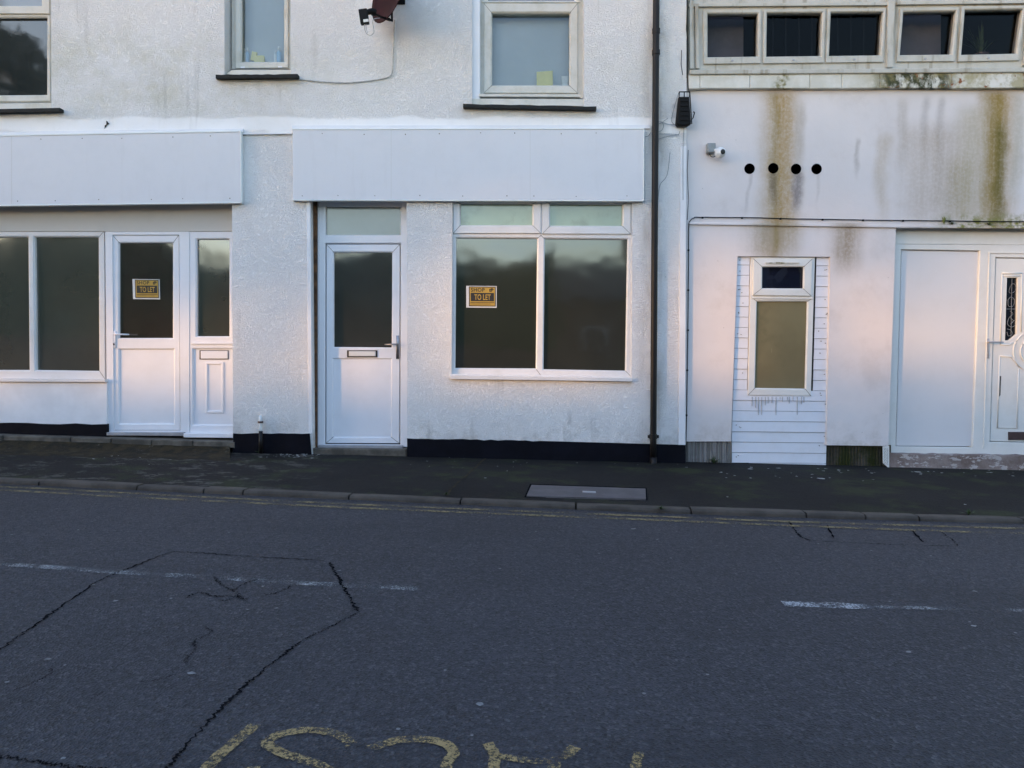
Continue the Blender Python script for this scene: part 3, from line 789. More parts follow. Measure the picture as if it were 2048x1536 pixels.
slab('door_step', [(626, 897), (811, 899), (813, 922), (627, 920)], D+.02, Dd+.10, M['stone'], BL, edge=.01)

# ---- shop window, middle
Yc = D+.045
t1, t2 = R(921, 407.5, 1065, 450.5), [(1100, 408), (1245.5, 408.5), (1245, 452), (1100, 451.5)]
l1, l2 = [(912.5, 476), (1074.5, 477), (1071.5, 737), (910.5, 736)], [(1089.6, 477.5), (1255, 479), (1250.5, 741.5), (1087, 738.5)]
w = slab("window", [(902, 396), (1268, 396), (1266, 757), (899, 752)], Yc, Yc+.07, M['frame_shop'], BL, [grow(t1, 2), grow(t2, 2), l1, l2], .012)
c1, c2 = R(906.5, 401, 1081.5, 466.5), [(1085, 401), (1261, 401.5), (1261, 468), (1085, 467.5)]
slab('casement', c1, Yc-.018, Yc+.05, M['frame_shop'], w, [t1], .012)
slab('casement', c2, Yc-.018, Yc+.05, M['frame_shop'], w, [t2], .012)
for q, m_ in ((t1, 'filmtop'), (t2, 'filmtop'), (l1, 'film'), (l2, 'film')): pane('pane', q, Yc+.035, M[m_], w)
mitres(c1, t1, Yc-.018, w); mitres(c2, t2, Yc-.018, w)
mitres([(1081, 470), (1083, 470), (1264, 755), (1081, 750)], [(1089.6, 478), (1074.5, 477), (1250.5, 741.5), (1072, 738)], Yc, w)
slab('sill', [(899.5, 750), (1265, 757.5), (1265, 763.5), (899.5, 757)], D-.045, Yc+.03, M['frame_shop'], w, edge=.005)

# ---- drainpipe
pp = [U(1313.5, -700, D-.06), U(1312.5, 0, D-.06), U(1309, 500, D-.06), U(1306.5, 880, D-.06), U(1306.5, 922, D-.06)]
dp = tube('drainpipe', pp, .0325, M['pipe'], BL, 16)
for x, y in ((1312.3, 62), (1312, 105), (1306.5, 873)):
    bm = bmesh.new(); tube_bm(bm, [U(x, y-4.5, D-.06), U(x, y+4.5, D-.06)], .039, 16)
    box_bm(bm, U(x, y, D-.02), (.11, .03, .03) if y > 800 else (.05, .03, .03), bev=.004)
    bobj('pipe_clip', bm, M['pipe'], dp)
tube('pipe_shoe', [U(1306.5, 915, D-.06), U(1306.5, 926, D-.065), U(1306.5, 933, D-.10)], [.036, .038, .040], M['pipe'], dp, 16)

# ================================================================== RIGHT BUILDING
BR = thing('stained_building', 'pale pinkish rendered building with long upstairs window band and brown damp stains', 'building', (U(1720, 932, DR).x, DR, zp(3.5)))
holes = [disc_pts(1499, 337.5, 10), disc_pts(1546.5, 336.5, 10), disc_pts(1592, 338, 10), disc_pts(1633, 338, 10)]
outR = [(1371, 165), (3000, 160), (3000, 960), (2400, 945), (2400, 452), (1792, 450), (1777, 891.5), (1777, 892), (1653, 890.5), (1660.5, 513.5), (1475, 512.5), (1462, 883), (1371, 883)]
wall_poly('wall', outR, holes, DR, .24, M['rwall'], BR)
for i, (x, y) in enumerate(((1499, 337.5), (1546.5, 336.5), (1592, 338), (1633, 338))):
    bm = bmesh.new(); ra = []
    for r_, yy in ((.052, DR+.03), (.052, DR-.003), (.047, DR-.003), (.047, DR+.18)):
        c_ = U(x, y, DR); c_.y = yy; ra.append([bm.verts.new(c_+Vector((r_*math.cos(a), 0, r_*math.sin(a)))) for a in [2*math.pi*k/28 for k in range(28)]])
    for a_, b_ in zip(ra, ra[1:]):
        for k in range(28): bm.faces.new((a_[k], a_[(k+1) % 28], b_[(k+1) % 28], b_[k]))
    bm.faces.new(ra[-1])
    bobj('vent_hole', bm, M['void'], BR)
bm = bmesh.new(); x0, x1 = U(1374, 0, DR).x, U(3000, 0, DR).x; zt = U(0, -650, DR).z
prof = [(DR+.24, zt), (DR-.2, zt-.02), (DR+4, zt+1.6), (DR+8.2, zt), (DR+8.2, -1.3)]
va = [bm.verts.new((x0, y, z)) for y, z in prof]; vb = [bm.verts.new((x1, y, z)) for y, z in prof]
for i in range(len(va)-1): bm.faces.new((va[i], va[i+1], vb[i+1], vb[i]))
bm.faces.new(va[:]); bm.faces.new(vb[:]); bobj('roof', bm, M['rooftile'], BR)
slab('upper_wall', [(1374, -650), (3000, -650), (3000, -130), (1374, -130)], DR-.01, DR+.2, M['rwall'], BR)
slab('end_wall', [(2345, -129), (3000, -129), (3000, 170), (2345, 170)], DR-.012, DR+.2, M['rwall'], BR)
# sloping ledge below the window band
xs = [1377, 1400, 1500, 1620, 1684, 1760, 1903, 2048, 2300, 3000]
for a, b in zip(xs, xs[1:]):
    fT = lambda x: 150-(x-1378)*.0088; fB = lambda x: 177-(x-1378)*.002
    q = [(a+.3, fT(a)), (b-.3, fT(b)), (b-.3, fB(b)+random.uniform(-.8, .8)), (a+.3, fB(a)+random.uniform(-.8, .8))]
    slab('ledge', q, DR-.055, DR+.05, M['ledge'], BR, edge=.006)
# thin string ledge beneath the cable
def yL(x): return 444.5+(x-1380)*.0128 if x < 1790 else 449.7+(x-1790)*.006
slab('string_ledge', [(1379, yL(1379)), (1790, yL(1790)), (3000, yL(3000)), (3000, yL(3000)+5), (1792, yL(1790)+5.5), (1379, yL(1379)+3.5)], DR-.022, DR+.02, M['rwall'], BR, edge=.003)

# ---- upstairs window band
q4 = lambda *p: [(1300+x/2.738, y/2.738) for x, y in p]
Yw = DR+.02
G1, G2, G3 = q4((315, 76), (592, 75), (588, 310), (315, 314)), q4((640, 72), (943, 70), (935, 307), (637, 311)), q4((990, 69), (1276, 66), (1260, 303), (980, 307))
G4, G5 = q4((1387, 66), (1675, 61), (1650, 299), (1368, 302)), q4((1724, 56), (2040, 51), (2005, 294), (1704, 301))
G6, G7 = q4((2090, 50), (2400, 44), (2380, 286), (2060, 292)), q4((2440, 44), (2740, 40), (2720, 280), (2420, 286))
rowB = [G1, G2, G3, G4, G5, G6, G7]
rowT = [[(a[0][0], -118), (a[1][0], -118), (a[1][0], -6), (a[0][0], -6)] for a in rowB]
w = slab('window', [(1376, -130), (2360, -130), (2350, 142), (1378, 148)], Yw, Yw+.09, M['frame_grey'], BR, rowB+rowT, .014, label='long upstairs window band with grey weathered frames')
for q, col in zip(rowB+rowT, ['clear']*14): pane('pane', q, Yw+.05, M[col], w)
for k, q in enumerate(rowB):
    (ax, ay), (bx, by), (cx, cy), (dx, dy) = q
    o_ = [(ax-9, ay-8), (bx+6.6, by-8), (cx+6.6, cy+13), (dx-7, dy+13)]
    if k: o_[0] = (ax-6, ay-8); o_[3] = (dx-6, dy+13)
    slab('casement', o_, Yw-.022, Yw+.02, M['frame_grey'], w, [q], .010)
    xm = (cx+dx)/2; slab('catch', disc_pts(xm, (cy+dy)/2+7, 2.6, 10, 1.8), Yw-.03, Yw-.02, M['metal'], w, edge=0)
slabs('post', [[(1379, -130), (1386, -130), (1388, 137), (1380, 137)], [(1390, 10), (1397, 10), (1399, 136), (1392, 136)], [(1778.5, -130), (1795, -130), (1786, 134), (1774, 134)], [(2064, -130), (2074, -130), (2060, 130), (2048, 130)]], Yw-.035, Yw+.01, M['frame_grey'], w)
slabs('transom', [[(1378, 7), (1778, 4), (1778, 10), (1378, 13)], [(1795, 3), (2350, -3), (2350, 2), (1795, 9)]], Yw-.03, Yw+.01, M['frame_grey'], w)
slab('sill', [(1380, 139.5), (2360, 133), (2360, 142), (1380, 148.5)], DR-.075, Yw+.03, M['frame_grey'], w, edge=.006)
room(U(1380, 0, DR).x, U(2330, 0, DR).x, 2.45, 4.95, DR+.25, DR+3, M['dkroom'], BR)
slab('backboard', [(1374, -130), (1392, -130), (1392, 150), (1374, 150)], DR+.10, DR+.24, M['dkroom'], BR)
slab('curtain', R(1400, -10, 1487, 130), DR+.30, DR+.32, M['curtain'], w)
slab('curtain', R(1790, -10, 1882, 130), DR+.30, DR+.32, M['curtain'], w)
# slatted fence-like blind deep in the dark room
slabs('slat', [R(1545+k*26, 20, 1547+k*26, 125) for k in range(9)], DR+.9, DR+.91, M['pipe'], w, edge=0)

# ---- cladding recess with small window
Yk = DR+.035
bm = bmesh.new()
wq = [(1500.6, 513), (1632, 514), (1624, 793), (1495, 791)]
def xl(y): return 1475-(y-512)*.0314
def xr(y): return 1660.5-(y-512)*.0206
def plank(xa0, xa1, xb0, xb1, ya0, ya1, yb0, yb1, Y):
    # top-left, top-right, bottom-right, bottom-left ; lapped profile
    tl, tr, br, bl = U(xa0, ya0, Y+.003), U(xa1, ya1, Y+.003), U(xb1, yb1, Y-.003), U(xb0, yb0, Y-.003)
    v = [bm.verts.new(p) for p in (tl, tr, br, bl)]; back = [bm.verts.new(Vector((p.x, Y+.03, p.z))) for p in (tl, tr, br, bl)]
    bm.faces.new(v)
    for i in range(4): bm.faces.new((v[i], v[(i+1) % 4], back[(i+1) % 4], back[i]))
rows_ = [509.0+20.85*k for k in range(-0, 22)]
for ya, yb in zip(rows_, rows_[1:]):
    ya = max(ya, 512.5); tilt = 2.0
    if yb > 931: yb = 931
    if ya >= 929: break
    jj = random.uniform(-.003, .003)
    if yb < 786:
        plank(xl(ya), 1499.5-(ya-513)*.02, xl(yb), 1499.5-(yb-513)*.02, ya, ya+.4, yb-.8, yb-.4, Yk+jj)
        plank(1633.5-(ya-513)*.029, xr(ya), 1633.5-(yb-513)*.029, xr(yb), ya+tilt-.2, ya+tilt, yb+tilt-1, yb+tilt-.8, Yk+jj)
    else:
        plank(xl(ya), xr(ya), xl(yb), xr(yb), ya, ya+tilt, yb-.8, yb+tilt-.8, Yk+jj)
bobj('cladding', bm, M['clad'], BR, label='white lapped boards filling the recess round the small window')
slab('cladding_back', [(1470, 505), (1668, 505), (1662, 935), (1456, 932)], Yk+.031, Yk+.05, M['grime'], BR, edge=0)
for k in range(34):
    side = random.choice((0, 1)); y = random.choice(rows_[:21])+random.uniform(6, 16)
    x = (xl(y)+random.uniform(4, 18)) if side == 0 else (xr(y)-random.uniform(3, 20))
    if y < 915: slab('nail', disc_pts(x, y, .9, 7), Yk-.010, Yk, M['grime'], BR, edge=0)
gT, gB = [(1524.5, 534), (1607, 534), (1606, 577), (1524, 576.5)], [(1513.6, 603), (1614.5, 603), (1610, 777.5), (1509.7, 776)]
w = slab('window', [(1501.5, 514), (1630, 515), (1622, 792), (1496, 790.5)], Yk-.012, Yk+.03, M['doorwhite'], BR, [gT, gB], .010)
slab('casement', [(1507, 517.5), (1624.5, 518), (1622.5, 592), (1506, 590.5)], Yk-.032, Yk-.01, M['doorwhite'], w, [gT], .010)
mitres([(1507, 517.5), (1624.5, 518), (1622.5, 592), (1506, 590.5)], gT, Yk-.032, w)
mitres([(1503, 594), (1626, 596), (1622, 792), (1496, 790.5)], gB, Yk-.012, w)
slab('bar', [(1504, 594.5), (1627, 595.5), (1626.5, 598.5), (1504, 597.5)], Yk-.022, Yk-.01, M['doorwhite'], w)
slab('vent_strip', R(1532, 524, 1599, 527.5), Yk-.045, Yk-.03, M['ledge'], w)
pane('pane', gT, Yk+.012, M['navyglass'], w); pane('pane', gB, Yk+.012, M['tanboard'], w)
slab('side_gap', [(1630.5, 514), (1633, 514), (1625.5, 792), (1622.5, 792)], Yk+.002, Yk+.03, M['grime_gap'], w, edge=0)
# drip stains as thin runs below the window
for k in range(16):
    x = 1503+k*7+random.uniform(-2, 2); y0_ = 794; y1_ = y0_+random.uniform(4, 22) if random.random() < .8 else 830
    slab('dirt_run', [(x, y0_), (x+.9, y0_), (x+.6, y1_), (x+.2, y1_)], Yk-.0085, Yk, M['paledirt'], BR, edge=0)

# ---- bases
def corr(name, q, mat, n, Y, jitter):
    bm = bmesh.new(); (ax, ay), (bx, by), (cx, cy), (dx, dy) = q; prev = None
    for k in range(n*4+1):
        t = k/(n*4); ph = 2*math.pi*t*n
        y = Y+math.cos(ph)*.007+random.uniform(-1, 1)*jitter
        a, b = U(ax+(bx-ax)*t, ay+(by-ay)*t, y), U(dx+(cx-dx)*t, dy+(cy-dy)*t, y)
        cur = (bm.verts.new(a), bm.verts.new(b))
        if prev: bm.faces.new((prev[0], cur[0], cur[1], prev[1]))
        prev = cur
    return bobj(name, bm, mat, BR)
corr('ribbed_base', [(1369, 882), (1464, 882), (1464, 935), (1369, 935)], M['ribL'], 19, DR+.03, .001)
corr('ribbed_base', [(1648, 890), (1782, 890), (1782, 940), (1648, 940)], M['ribR'], 22, DR+.05, .001)
# vent grille on the edge
bm = bmesh.new()
vq = [(1765.5, 893), (1778.5, 892), (1778.5, 937), (1766, 926)]
hs = []
for i in range(3):
    for j in range(12):
        hs.append(disc_pts(1768.6+i*3.2+(j % 2)*.8, 896.5+j*2.75+i*.8, .95, 6))
slab_bm(bm, vq, DR-.012, DR-.006, [h for h in hs], edge=0)
bobj('vent_grille', bm, M['doorwhite'], BR)
slab('grille_back', [(1766, 894), (1778, 893), (1778, 935), (1766.5, 925)], DR+.012, DR+.02, M['grime_gap'], BR, edge=0)

# ---- right entrance
Yr = DR+.10
slab('lintel_board', [(1786, 446), (2420, 446), (2420, 491), (1786, 488)], Yr, Yr+.05, M['doorwhite'], BR)
pq = [(1802, 499), (1959, 501.5), (1944.5, 895), (1791, 893)]
lq = [(1991, 515), (2148, 517), (2136, 887), (1979, 884)]
fr = slab('door_frame', [(1785, 488.5), (2420, 491), (2410, 913), (1771, 909)], Yr-.005, Yr+.07, M['doorwhite'], BR, [pq, lq, [(2180, 517), (2400, 520), (2392, 890), (2168, 887)]], .006)
slab('side_panel', [(1803, 500.5), (1957.3, 503), (1943, 893), (1792.4, 891.5)], Yr+.020, Yr+.04, M['panelwhite'], BR, edge=.004, label='flat white boarded side panel beside the door')
slab('side_panel', [(2176, 515), (2404, 518), (2396, 892), (2164, 889)], Yr+.03, Yr+.045, M['panelwhite'], BR)
slab('gap_back', [(1795, 495), (1965, 498), (1950, 899), (1785, 896)], Yr+.055, Yr+.065, M['grime_gap'], BR, edge=0)
slabs('frame_moulding', [[(1978.5, 504), (1981, 504), (1969.5, 897), (1967, 897)], [(1981, 504), (2160, 506), (2160, 508.5), (1981, 506.5)]], Yr-.014, Yr, M['doorwhite'], fr)
slab('gap_back', [(1985, 508), (2156, 510), (2145, 893), (1972, 890)], Yr+.055, Yr+.065, M['grime_gap'], BR, edge=0)
gd = [(2014, 555.5), (2035, 555.5), (2033, 668), (2026, 674), (2018, 680.5), (2010, 681)]
gd2 = [(2104, 555.5), (2125, 555.5), (2121, 681), (2113, 680.5), (2105, 674), (2102, 668)]
dr = slab('door', [(1992.3, 516.5), (2146.6, 518.5), (2134.8, 885.5), (1980.4, 882.5)], Yr+.008, Yr+.05, M['doorwhite'], BR, [gd, gd2], .003, label='white panelled door with leaded glass strip')
for q in (gd, gd2): slab('pane', [(min(p[0] for p in q)-2, 553), (max(p[0] for p in q)+2, 553), (max(p[0] for p in q)+1, 683), (min(p[0] for p in q)-2, 684)], Yr+.03, Yr+.036, M['navyglass'], dr, edge=0)
# mouldings on the door leaf
bm = bmesh.new(); Yt = Yr+.006
def bead(pts, r=.008): tube('door_moulding', [U(x, y, Yt) for x, y in pts], r, M['doorwhite'], dr, 8)
bead([(2004, 546.5), (2044, 546.5)], .009); bead([(2008, 552), (2040, 552)], .006); bead([(2004.5, 546), (2001, 688.5)], .006); bead([(2001, 689), (2019, 689.5), (2026, 685)], .007)
bead([(2044, 546), (2042, 664)], .006); bead([(2096, 546), (2136, 546)], .009); bead([(2136, 546), (2132, 688)], .006); bead([(2096, 546), (2094, 664)], .006); bead([(2132, 689), (2114, 689), (2108, 684)], .007)
cc = (2068, 703)
bead([(cc[0]+41*math.cos(a), cc[1]-41*math.sin(a)) for a in [math.pi*2*k/40 for k in range(41)]], .008)
bead([(cc[0]+27*math.cos(a), cc[1]-27*math.sin(a)) for a in [math.pi*2*k/40 for k in range(41)]], .009)
bead([(1999.5, 712), (2022, 713), (2030, 722), (2038, 733)], .009); bead([(1999.5, 712), (1994.5, 856), (2034, 856.5), (2037, 738)], .006)
bead([(2134, 712), (2112, 713), (2104, 722), (2097, 733), (2094, 856), (2128, 856.5), (2134, 712)], .006)
bm.free()
# leaded rose pattern in the glass strip
bm = bmesh.new()
def lead(pts): tube_bm(bm, [U(x, y, Yr+.028) for x, y in spline([(a, b, 0) for a, b in pts], 4) for x, y in [(x, y)]] if False else [U(p.x, p.y, Yr+.027) for p in spline([(a, b, 0) for a, b in pts], 4)], .0022, 5)
lead([(2024, 556), (2023, 600), (2022, 680)]); lead([(2012, 618), (2034, 618)])
lead([(2018, 582), (2022, 570), (2029, 568), (2032, 576), (2028, 584), (2020, 586), (2018, 582)])
lead([(2016, 600), (2022, 594), (2029, 600), (2026, 612), (2017, 612), (2016, 600)])
lead([(2020, 622), (2026, 628), (2020, 634), (2027, 642), (2021, 648), (2030, 640), (2032, 648), (2024, 654), (2015, 648), (2018, 636), (2022, 632)])
lead([(2014, 658), (2021, 660), (2025, 668), (2017, 672), (2014, 664)])
bobj('leading', bm, M['greybox'], dr, True)
handle(1976, 684, 677, 717, 2007, Yr-.005, dr, M['metal'], 2.4)
slab('letter_plate', R(2018, 864, 2098, 880), Yr-.008, Yr+.01, M['brownpl'], dr, edge=.004)
slab('damage', [(1998.5, 752), (2002.5, 752), (2001, 790), (1997, 795)], Yr+.0065, Yr+.01, M['stone'], dr, edge=0)
# base below the frame
bm = bmesh.new(); n = 40; top = []; bot = []
slab_bm(bm, [(1779, 905)]+[(1779+k*12, 908+k*.16+random.uniform(-.8, .8)) for k in range(1, 53)]+[(2410, 962), (1779, 946)], DR-.005, Yr+.08, edge=.008)
bobj('door_step', bm, M['flaky'], BR)

# ================================================================== THINGS ON THE WALLS
# black cable across the right building
pts = [(1371.5, 925), (1372, 880), (1373.5, 807), (1376, 631), (1377, 500), (1377.5, 452), (1381, 441), (1389, 435.5), (1400, 434.5), (1500, 435.5), (1640, 438.5), (1790, 440.5), (2048, 443.5), (2500, 447)]
P3 = spline([U(x, y, DR-.012) for x, y in pts], 6)
P3 = [p+Vector((0, 0, random.uniform(-.002, .002))) for p in P3]
ct = thing('wall_cable', 'thin black cable running up the corner and across the stained wall', 'cable', U(1376, 900, DR))
tube('cable', P3, .0048, M['black'], ct, 6)
for x, y in [(1377, 500), (1376.5, 580), (1376, 660), (1374.5, 740), (1373, 830), (1405, 434.8), (1484, 435.4), (1561, 437), (1645, 438.8), (1726, 440), (1806, 441), (1900, 442)]:
    bm = bmesh.new(); box_bm(bm, U(x, y+.5, DR-.014), (.018, .014, .018), bev=.003); bobj('cable_clip', bm, M['black'], ct)
# pale cable from the dish
pts = [(789.5, 40), (788.5, 60), (787, 100), (785, 140), (782, 150), (770, 156), (735, 162), (690, 165.5), (650, 164), (610, 160), (590, 158.5), (560, 159.5), (500, 161.5), (455, 162.5), (436, 160), (432, 156)]
wc = tube('aerial_cable', spline([U(x, y, D-.010) for x, y in pts], 5), .0058, M['cable_w'], None, 6)
tag(wc, 'thin pale cable dropping from the dish and curving left under the narrow window', 'cable')

# satellite dish
dc = U(777, -16, D-.30)
sd = thing('satellite_dish', 'dark red satellite dish on the roughcast wall, its black receiver arm pointing left', 'satellite dish', U(800, 10, D))
nrm = Vector((-.72, -.66, .20)).normalized()
up = (Vector((0, 0, 1))-nrm*nrm.z).normalized(); side = nrm.cross(up).normalized()
bm = bmesh.new(); Rr = .285; rings = []
for side_ in (0, 1):
    rs = []
    for i in range(9):
        r = Rr*i/8; h = .055*(i/8)**2-(.004 if side_ else 0)
        rs.append([bm.verts.new(dc+nrm*(h-.05)+up*r*1.05*math.sin(a)+side*r*.95*math.cos(a)) for a in [2*math.pi*k/32 for k in range(32)]] if i else [bm.verts.new(dc+nrm*(h-.05))])
    for i in range(1, 9):
        a, b = rs[i-1], rs[i]
        for k in range(32):
            if i == 1: bm.faces.new((a[0], b[k], b[(k+1) % 32]))
            else: bm.faces.new((a[k], b[k], b[(k+1) % 32], a[(k+1) % 32]))
    rings.append(rs[-1])
for k in range(32): bm.faces.new((rings[0][k], rings[0][(k+1) % 32], rings[1][(k+1) % 32], rings[1][k]))
bobj('dish', bm, M['dish'], sd, True)
lnb = U(741, 22, D-.52); bot = U(784, 41, D-.30)
bm = bmesh.new(); tube_bm(bm, [U(800, -6, D-.005), U(799, -6, D-.2), dc-nrm*.05], .016, 10)
box_bm(bm, U(801, -6, D-.006), (.09, .012, .14), bev=.003); bobj('bracket', bm, M['black'], sd)
bm = bmesh.new(); tube_bm(bm, [dc-nrm*.06-up*.12, bot, U(762, 34, D-.40), U(748, 27, D-.50)], [.013, .013, .011, .010], 8)
box_bm(bm, U(775, 38, D-.33), (.05, .03, .022), Matrix.Rotation(.3, 3, 'Y'), .003)
bobj('arm', bm, M['black'], sd)
bm = bmesh.new(); tube_bm(bm, [lnb+Vector((.045, .03, -.005)), lnb+Vector((.018, .02, .0)), lnb+Vector((0, .0, -.004)), lnb+Vector((-.03, -.01, -.016))], [.030, .034, .026, .024], 16)
box_bm(bm, U(728, 34, D-.53), (.078, .05, .13), Matrix.Rotation(-.14, 3, 'Y') , .008)
rc = bobj('receiver', bm, M['black'], sd)
bm = bmesh.new(); box_bm(bm, U(732, 41, D-.5565), (.048, .002, .024), Matrix.Rotation(-.14, 3, 'Y')); bobj('sticker', bm, M['paper'], rc)
tube('lead', spline([U(x, y, D-.53) for x, y in [(729, 48), (730, 60), (734, 68), (741, 71), (747, 66), (748, 62)]]+[U(746, 40, D-.4), U(760, 36, D-.39)], 5), .0035, M['cable_w'], sd, 6)
tube('lead', spline([U(x, y, D-.53) for x, y in [(732, 48), (732.5, 56), (735, 66)]], 4), .003, M['cable_w'], sd, 6)

# black cable terminal box on the corner
tb = thing('terminal_box', 'black tapered cable terminal box high on the corner between the two buildings', 'cable box', U(1368, 250, D-.02))
body = [(1358.5, 193), (1379, 193), (1382.5, 247), (1376, 251), (1357, 251), (1353, 247)]
bt = slab('body', body, D-.075, D-.01, M['black'], tb, edge=.010)
bm = bmesh.new()
for a, b in (((1358, 194), (1358.5, 184)), ((1368.5, 194), (1368.5, 184)), ((1379, 194), (1379.5, 184)), ((1358, 183.8), (1380, 183.8)), ((1359, 184), (1353.5, 246)), ((1379.5, 184), (1383.5, 248))):
    tube_bm(bm, [U(*a, D-.06), U(*b, D-.06)], .0055, 6)
bobj('frame', bm, M['black'], tb)
for k in range(5):
    y = 199+k*9.5
    slab('rib', [(1361, y), (1376.5, y), (1377, y+4.6), (1360.5, y+4.6)], D-.082, D-.07, M['black'], tb, edge=.004)
bm = bmesh.new(); tube_bm(bm, [U(1382, 243, D-.06), U(1386, 236, D-.07), U(1389, 226, D-.07), U(1387, 223, D-.07)], .006, 6); bobj('hook', bm, M['black'], tb)
# loose wires between the pipe and the box
lw = [spline([U(x, y, D-.02) for x, y in p], 5) for p in (
    [(1290, 274), (1297, 271), (1303, 262), (1304, 252), (1310, 245), (1322, 243), (1327, 251), (1324, 260), (1318, 263)],
    [(1319, 247), (1328, 242), (1336, 236)], [(1318, 278), (1335, 273), (1356, 269), (1360, 262)], [(1318, 268), (1340, 268), (1358, 270)],
    [(1357, 186), (1350, 210), (1343, 240), (1350, 250), (1356, 252)], [(1340, 305), (1334, 350), (1320, 370), (1316, 400)],
    [(1368, 252), (1366, 300), (1366, 400)], [(1321, 243), (1334, 248), (1346, 249), (1356, 251)])]
bm = bmesh.new()
for p in lw: tube_bm(bm, p, .0028, 5)
o = bobj('loose_wires', bm, M['greybox'], None, True); tag(o, 'loose thin grey wires looping between drainpipe and black terminal box', 'wires')

# security camera
sc_ = thing('security_camera', 'small white ball security camera on a grey box beside the vent holes', 'security camera', U(1422, 298, DR))
bm = bmesh.new(); box_bm(bm, U(1421.5, 297, DR-.035), (.085, .07, .095), bev=.012); bobj('junction_box', bm, M['greybox'], sc_, True)
bm = bmesh.new(); tube_bm(bm, [U(1428, 299, DR-.05), U(1436, 303, DR-.085)], .016, 10); bobj('bracket', bm, M['camwhite'], sc_, True)
bm = bmesh.new(); bmesh.ops.create_uvsphere(bm, u_segments=28, v_segments=18, radius=.054, matrix=Matrix.Translation(U(1440.5, 305.5, DR-.11)))
hd = bobj('head', bm, M['camwhite'], sc_, True)
dv = Vector((.26, -.95, -.03)).normalized(); c0 = U(1440.5, 305.5, DR-.11)
bm = bmesh.new(); tube_bm(bm, [c0+dv*.035, c0+dv*.0535, c0+dv*.056], [.026, .024, .018], 20); bobj('lens', bm, M['ink'], hd, True)
tube('lead', spline([U(1419, 306, DR-.02), U(1421, 312, DR-.03), U(1427, 314, DR-.05), U(1433, 310, DR-.09)], 5), .004, M['black'], sc_, 6)

# small pipe stub by the left shop
st = thing('waste_pipe', 'short capped pipe stub standing against the pier between the shops', 'pipe', U(521, 905, D-.05))
tube('upper_pipe', [U(521, 831, D-.04), U(521, 840, D-.04), U(521.5, 858, D-.04), U(521.5, 862, D-.04)], [.016, .017, .018, .018], M['camwhite'], st, 10)
bm = bmesh.new(); tube_bm(bm, [U(521, 842, D-.04), U(521, 846, D-.04)], .027, 12); bobj('joint', bm, M['brownpl'], st)
tube('lower_pipe', [U(521.5, 862, D-.045), U(521.5, 906, D-.045)], .019, M['pipe'], st, 10)
bm = bmesh.new(); tube_bm(bm, [U(x, y, D-.004) for x, y in [(213, 242), (216, 247), (211, 252), (209, 257)]], [.004, .014, .009, .003], 6)
o = bobj('broken_bracket', bm, M['grime_gap'], None); tag(o, 'small dark rusty stub poking from the wall above the left fascia', 'bracket')

# access cover in the pavement
c = [(1063, 969.5), (1291, 977), (1292, 997.5), (1053, 991.5)]
ac = thing('access_cover', 'long grey rectangular access cover set in the dark pavement', 'access cover', G(1175, 984))
def gslab(name, q, d, mat, par):
    bm = bmesh.new(); t = [G(x, y, d) for x, y in q]; tv = [bm.verts.new(p) for p in t]; bv = [bm.verts.new(p-Vector((0, 0, d+.02))) for p in t]
    bm.faces.new(tv)
    for i in range(4): bm.faces.new((tv[i], tv[(i+1) % 4], bv[(i+1) % 4], bv[i]))
    return bobj(name, bm, mat, par)
gslab('rim', [(1060, 967.8), (1293, 975.5), (1295, 999.5), (1049, 993.5)], .004, M['crack'], ac)
gslab('lid', c, .012, M['cover'], ac)
gslab('lifting_slot', [(1165, 981.5), (1191, 982.5), (1192, 985.2), (1165, 984.4)], .016, M['metal'], ac)
# pavement trench scars
ribbon('pavement_seam', [(972, 915), (940, 945), (905, 975), (893, 992)], (.02), M['fillet'], pav, .004, .006, 6, onpave=True)

